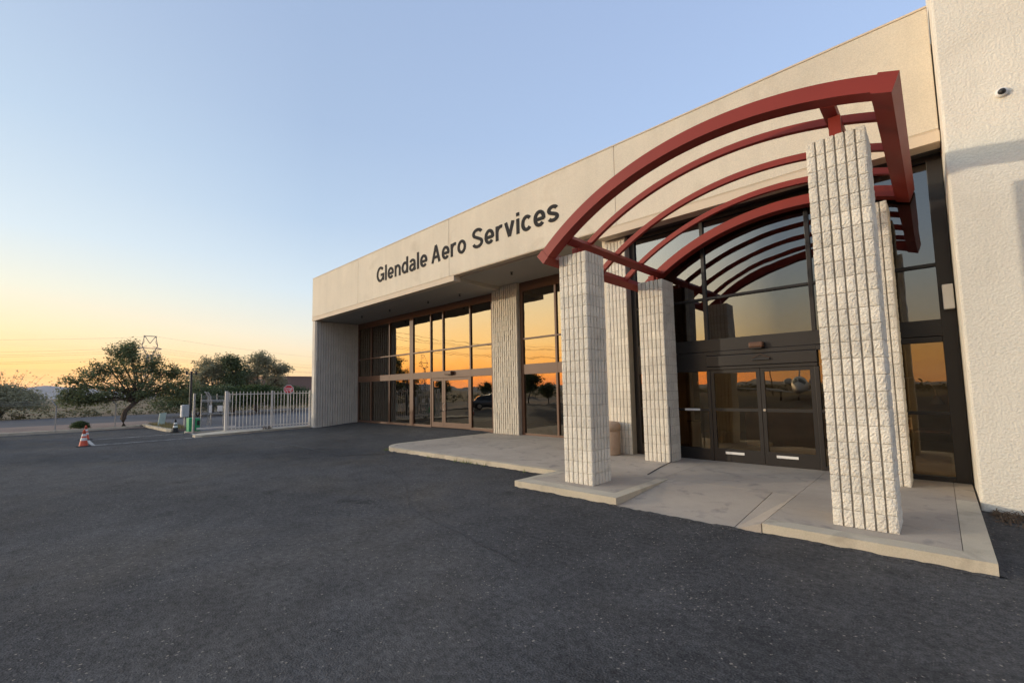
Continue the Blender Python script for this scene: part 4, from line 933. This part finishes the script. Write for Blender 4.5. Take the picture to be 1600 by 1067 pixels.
# distribution line behind the camera, mirrored in the windows
pol = []
for i, y in enumerate((-8, -60, -112)):
    t = thing('utility_pole', ['nearest', 'second', 'third'][i]+' wooden utility pole along the road, mirrored in the windows', 'pole', (-62, y, 0), 'utility poles along the road')
    MB().tube([(-62, y, 0), (-62, y, 11.5)], [.17, .11], 10).build('shaft', M_BARK, t); MB().box(-62.08, -61.92, y-1.2, y+1.2, 10.6, 10.75).build('cross_arm', M_BARK, t)
for dy in (-1.1, 0, 1.1):
    for z in ((10.8, 9.2) if dy else (11.5,)):
        pts = []
        for a, b in zip((-8, -60), (-60, -112)):
            pts += [Vector((-62+dy, a+(b-a)*i/12, z-.9*4*(i/12)*(1-i/12))) for i in range(12)]
        tag(MB().tube(pts, .022, 4).build('power_line', M_WIRE), ('topmost' if not dy else ('upper ' if z > 10 else 'lower ')+('far' if dy < 0 else 'near'))+' cable along the wooden poles by the road', 'cable', 'cables of the roadside line')
# hills on the horizon
def hill_el(az):
    e = .18+.06*math.sin(az*.9)+.06*math.sin(az*2.3+1)
    for c, w, hgt in ((-90.5, 4.0, .60), (-86, 4.5, .42), (-97, 6, .5), (-108, 7, .3), (-120.5, 4.0, .8), (-125, 3.5, .35), (-131, 6, .28), (-145, 9, .2), (-165, 8, .15)):
        e += hgt*math.exp(-((az-c)/w)**2)
    e *= 1+.06*noise.noise((az*1.1, 3.1, 0))+.04*noise.noise((az*3.7, 1.0, 0))
    return e*(1-smooth(-84, -80.5, az))
mb = MB(); azs = [-200+.4*i for i in range(300)]; rows = [(1.0, 5600), (.62, 5380), (.30, 5150), (-.002, 4900)]
vs = []
for a in azs:
    for f, d in rows:
        hh = math.tan(R(hill_el(a)))*5600*f if f > 0 else -8
        hh *= 1+.12*noise.noise((a*2.2, f*4, 7))
        vs.append((math.sin(R(a))*d, math.cos(R(a))*d, hh-.5))
fs = [(i*4+k, i*4+k+1, i*4+5+k, i*4+4+k) for i in range(len(azs)-1) for k in range(3)]
mb.add(vs, fs); struct(mb.build('hills', M_HILL, None, True))

# ------------------------------------------------------------------ things behind the camera, seen mirrored in the windows
def car_mesh():
    t = thing('parked_car', 'silver car parked across the car park, mirrored in the bronze windows', 'car', (0, 0, 0))
    st = [(-2.25,.45,.70,.78), (-2.15,.30,.86,.84), (-1.6,.24,.92,.90), (-.9,.22,.95,.92), (.3,.22,.95,.92), (1.3,.22,.92,.91), (1.95,.25,.84,.86), (2.25,.36,.66,.74)]
    mb = MB(); vs = []; 
    for x, z0, z1, w in st: vs += [(x, -w*.92, z0), (x, -w, z0+.18), (x, -w, z1-.14), (x, -w*.9, z1), (x, w*.9, z1), (x, w, z1-.14), (x, w, z0+.18), (x, w*.92, z0)]
    n = 8; fs = [(i*n+k, i*n+(k+1) % n, i*n+n+(k+1) % n, i*n+n+k) for i in range(len(st)-1) for k in range(n)]+[tuple(range(n-1, -1, -1)), tuple((len(st)-1)*n+k for k in range(n))]
    mb.add(vs, fs).build('body', M_CAR, t, True)
    gh = [(-1.75,.90,.92,.80,.78), (-1.2,.90,1.36,.84,.62), (-.3,.92,1.46,.85,.64), (.35,.92,1.42,.85,.63), (1.25,.90,.93,.80,.76)]
    mb = MB(); vs = []
    for x, z0, z1, w0, w1 in gh: vs += [(x, -w0, z0), (x, -w1, z1), (x, w1, z1), (x, w0, z0)]
    fs = [(i*4+k, i*4+k+1, i*4+5+k, i*4+4+k) for i in range(4) for k in range(3)]+[(0,1,2,3), (19,18,17,16)]
    mb.add(vs, fs).build('cabin_glass', M_CARGLASS, t, True)
    mb = MB(); vs = []
    for x, z0, z1, w0, w1 in gh[1:4]: vs += [(x, -w1*1.02, z1-.02), (x, -w1*.9, z1+.02), (x, w1*.9, z1+.02), (x, w1*1.02, z1-.02)]
    mb.add(vs, [(i*4+k, i*4+k+1, i*4+5+k, i*4+4+k) for i in range(2) for k in range(3)]).build('roof', M_CAR, t, True)
    for x in (-1.4, 1.4):
        for sy in (-1, 1):
            w = MB(); vs = []
            for y in (sy*.92, sy*.70):
                for k in range(20): vs.append((x+.34*math.cos(k*math.pi/10), y, .34+.34*math.sin(k*math.pi/10)))
            w.add(vs, [(k, (k+1) % 20, 20+(k+1) % 20, 20+k) for k in range(20)]+[tuple(range(20)), tuple(range(39, 19, -1))]); wh = w.build('wheel', M_TYRE, t)
            r_ = MB(); r_.add([(x+.21*math.cos(k*math.pi/8), sy*.925, .34+.21*math.sin(k*math.pi/8)) for k in range(16)], [tuple(range(16))]); r_.build('rim', M_CHROME, wh)
    for sy in (-1, 1): MB().bevbox(2.10, 2.24, sy*.62-.14, sy*.62+.14, .58, .70, .02).build('headlight', M_STRIPE, t); MB().bevbox(-2.26, -2.16, sy*.62-.14, sy*.62+.14, .66, .78, .02).build('tail_light', M_STOPRED, t)
    return t
c = car_mesh(); c.location = (-31.6, -4.6, 0); c.rotation_euler.z = math.atan2(-.78, .62)
t = thing('business_jet', 'small white jet parked facing the building, mirrored in the sliding doors', 'aircraft', (0, 0, 0))
def fus(pr, nm, m):
    mb = MB(); n = 18; vs = []
    for y, r, z in pr:
        for k in range(n): a = 2*math.pi*k/n; vs.append((r*math.cos(a), y, z+r*math.sin(a)))
    mb.add(vs, [(i*n+k, i*n+(k+1) % n, i*n+n+(k+1) % n, i*n+n+k) for i in range(len(pr)-1) for k in range(n)]+[tuple(range(n-1, -1, -1)), tuple((len(pr)-1)*n+k for k in range(n))]); return mb.build(nm, m, t, True)
fus([(6.4,.05,1.35), (6.1,.28,1.38), (5.5,.52,1.48), (4.7,.74,1.62), (3.8,.86,1.70), (0,.88,1.72), (-3,.80,1.80), (-5,.52,2.0), (-6.6,.18,2.2), (-6.9,.06,2.25)], 'fuselage', M_JET)
mb = MB()
for a0, a1 in ((28, 86), (94, 152)):
    vs = []
    for y, r, z in ((5.35, .56, 1.505), (5.0, .665, 1.575), (4.55, .765, 1.633)):
        for k in range(6): a = R(a0+(a1-a0)*k/5); vs.append(((r+.012)*math.cos(a), y, z+(r+.012)*math.sin(a)))
    mb.add(vs, [(i*6+k, i*6+k+1, i*6+7+k, i*6+6+k) for i in range(2) for k in range(5)])
mb.build('windscreen', M_CARGLASS, t)
for s_ in (-1, 1):
    MB().add([(s_*.6, 1.6, 1.15), (s_*7.4, -.6, 1.62), (s_*7.4, -1.4, 1.62), (s_*.6, -1.0, 1.15), (s_*.6, 1.6, 1.02), (s_*7.4, -.6, 1.57), (s_*7.4, -1.4, 1.57), (s_*.6, -1.0, 1.02)], [(0,1,2,3),(7,6,5,4),(0,4,5,1),(1,5,6,2),(2,6,7,3),(3,7,4,0)]).build('wing', M_JET, t)
    mb = MB(); n = 14; vs = []; pr = [(-2.0,.30), (-2.2,.36), (-3.2,.36), (-4.0,.24)]
    for y, r in pr:
        for k in range(n): a = 2*math.pi*k/n; vs.append((s_*1.28+r*math.cos(a), y, 2.15+r*math.sin(a)))
    mb.add(vs, [(i*n+k, i*n+(k+1) % n, i*n+n+(k+1) % n, i*n+n+k) for i in range(3) for k in range(n)]+[tuple(range(n-1, -1, -1)), tuple(3*n+k for k in range(n))]); mb.build('engine', M_JET, t, True)
    MB().box(s_*1.9-.06, s_*1.9+.06, -.3, -.15, .3, 1.15).build('landing_gear', M_GALV, t); MB().tube([(s_*1.9-.1, -.22, .28), (s_*1.9+.1, -.22, .28)], .28, 14).build('wheel', M_TYRE, t)
    MB().add([(0, -5.6, 4.25), (s_*2.6, -6.5, 4.3), (s_*2.6, -7.0, 4.3), (0, -6.9, 4.25), (0, -5.6, 4.16), (s_*2.6, -6.5, 4.25), (s_*2.6, -7.0, 4.25), (0, -6.9, 4.16)], [(0,1,2,3),(7,6,5,4),(0,4,5,1),(1,5,6,2),(2,6,7,3)]).build('tailplane', M_JET, t)
MB().add([(-.06, -4.4, 2.3), (-.06, -6.6, 2.3), (-.06, -7.0, 4.16), (-.06, -5.7, 4.16), (.06, -4.4, 2.3), (.06, -6.6, 2.3), (.06, -7.0, 4.16), (.06, -5.7, 4.16)], [(0,1,2,3),(7,6,5,4),(0,4,5,1),(1,5,6,2),(2,6,7,3),(3,7,4,0)]).build('tail_fin', M_JET, t)
MB().box(-.05, .05, 5.0, 5.12, .25, 1.1).build('nose_gear', M_GALV, t); MB().tube([(-.07, 5.06, .22), (.07, 5.06, .22)], .22, 12).build('nose_wheel', M_TYRE, t)
t.location = (-11.4, -37.5, 0); t.rotation_euler.z = R(-10)
for i, (x, y) in enumerate(((-22, -70), (-14, -62), (-4, -80), (-30, -92))):
    t = thing('light_pole', ['square-headed light pole far left behind the jet', 'square-headed light pole just behind the parked jet', 'square-headed light pole right of the parked jet', 'square-headed light pole farthest behind the jet'][i], 'light pole', (x, y, 0), 'light poles behind the jet')
    MB().tube([(x, y, 0), (x, y, 8.5)], [.11, .07], 8).build('shaft', M_DARK, t); MB().box(x-.9, x-.05, y-.06, y+.06, 8.40, 8.50).build('arm', M_DARK, t); MB().bevbox(x-1.5, x-.9, y-.2, y+.2, 8.36, 8.52, .03).build('lamp_head', M_DARK, t)
BT = 'dark trees across the car park'
for i, (x, y, s_) in enumerate(((-36.0, -15.2, 1.05), (-38, -21, .62), (-62, -22, 1.0), (-66, -36, .9), (-70, -52, .9))):
    tree('roadside_tree', ['bushy dark tree mirrored in the middle window', 'dark tree behind the bushy tree, mirrored in the middle window', 'dark tree beyond the road, mirrored left of the bronze doors', 'dark tree beyond the road, mirrored at the bronze doors', 'dark tree farthest along the road, mirrored in the windows'][i], (x, y, 0),
         [((0,0,2.2*s_),(1.5*s_,1.5*s_,1.0*s_)), ((.8*s_,.5*s_,3.1*s_),(1.1*s_,1.1*s_,.8*s_)), ((-.9*s_,-.4*s_,2.9*s_),(1.1*s_,1.1*s_,.8*s_))], [(0,0,0),(0,.1,.8*s_),(0,0,1.4*s_)], .14, M_LEAF3, 40, 60, .20, 60+i, .5, BT)
rr = random.Random(77); mb = MB()
for _ in range(500):
    x = -60-60*rr.random(); y = rr.uniform(-130, -5); s_ = rr.uniform(.3, .8); leafcloud(mb, [((x, y, s_*.5), s_)], rr, 12, .4*s_+.1, .55, 0, 1.6)
for _ in range(260):
    x = rr.uniform(-60, 30); y = rr.uniform(-170, -95); s_ = rr.uniform(.6, 1.6); leafcloud(mb, [((x, y, s_*.6), s_)], rr, 16, .5*s_, .55, 0, 1.6)
stuff(mb.build('desert_scrub', M_SCRUB))

# ------------------------------------------------------------------ evening haze: one closed box of even air
hz = MB().box(-6300, 6300, -6300, 6300, -12, 130)
hm = bpy.data.materials.new('evening_haze'); hm.use_nodes = True; N, L = hm.node_tree.nodes, hm.node_tree.links
N.remove(N['Principled BSDF']); pv = N.new('ShaderNodeVolumePrincipled'); pv.inputs['Color'].default_value = (.74, .83, 1.0, 1); pv.inputs['Density'].default_value = 6.0e-5; pv.inputs['Anisotropy'].default_value = .2
L.new(pv.outputs[0], N['Material Output'].inputs['Volume'])
ho = stuff(hz.build('haze', hm));
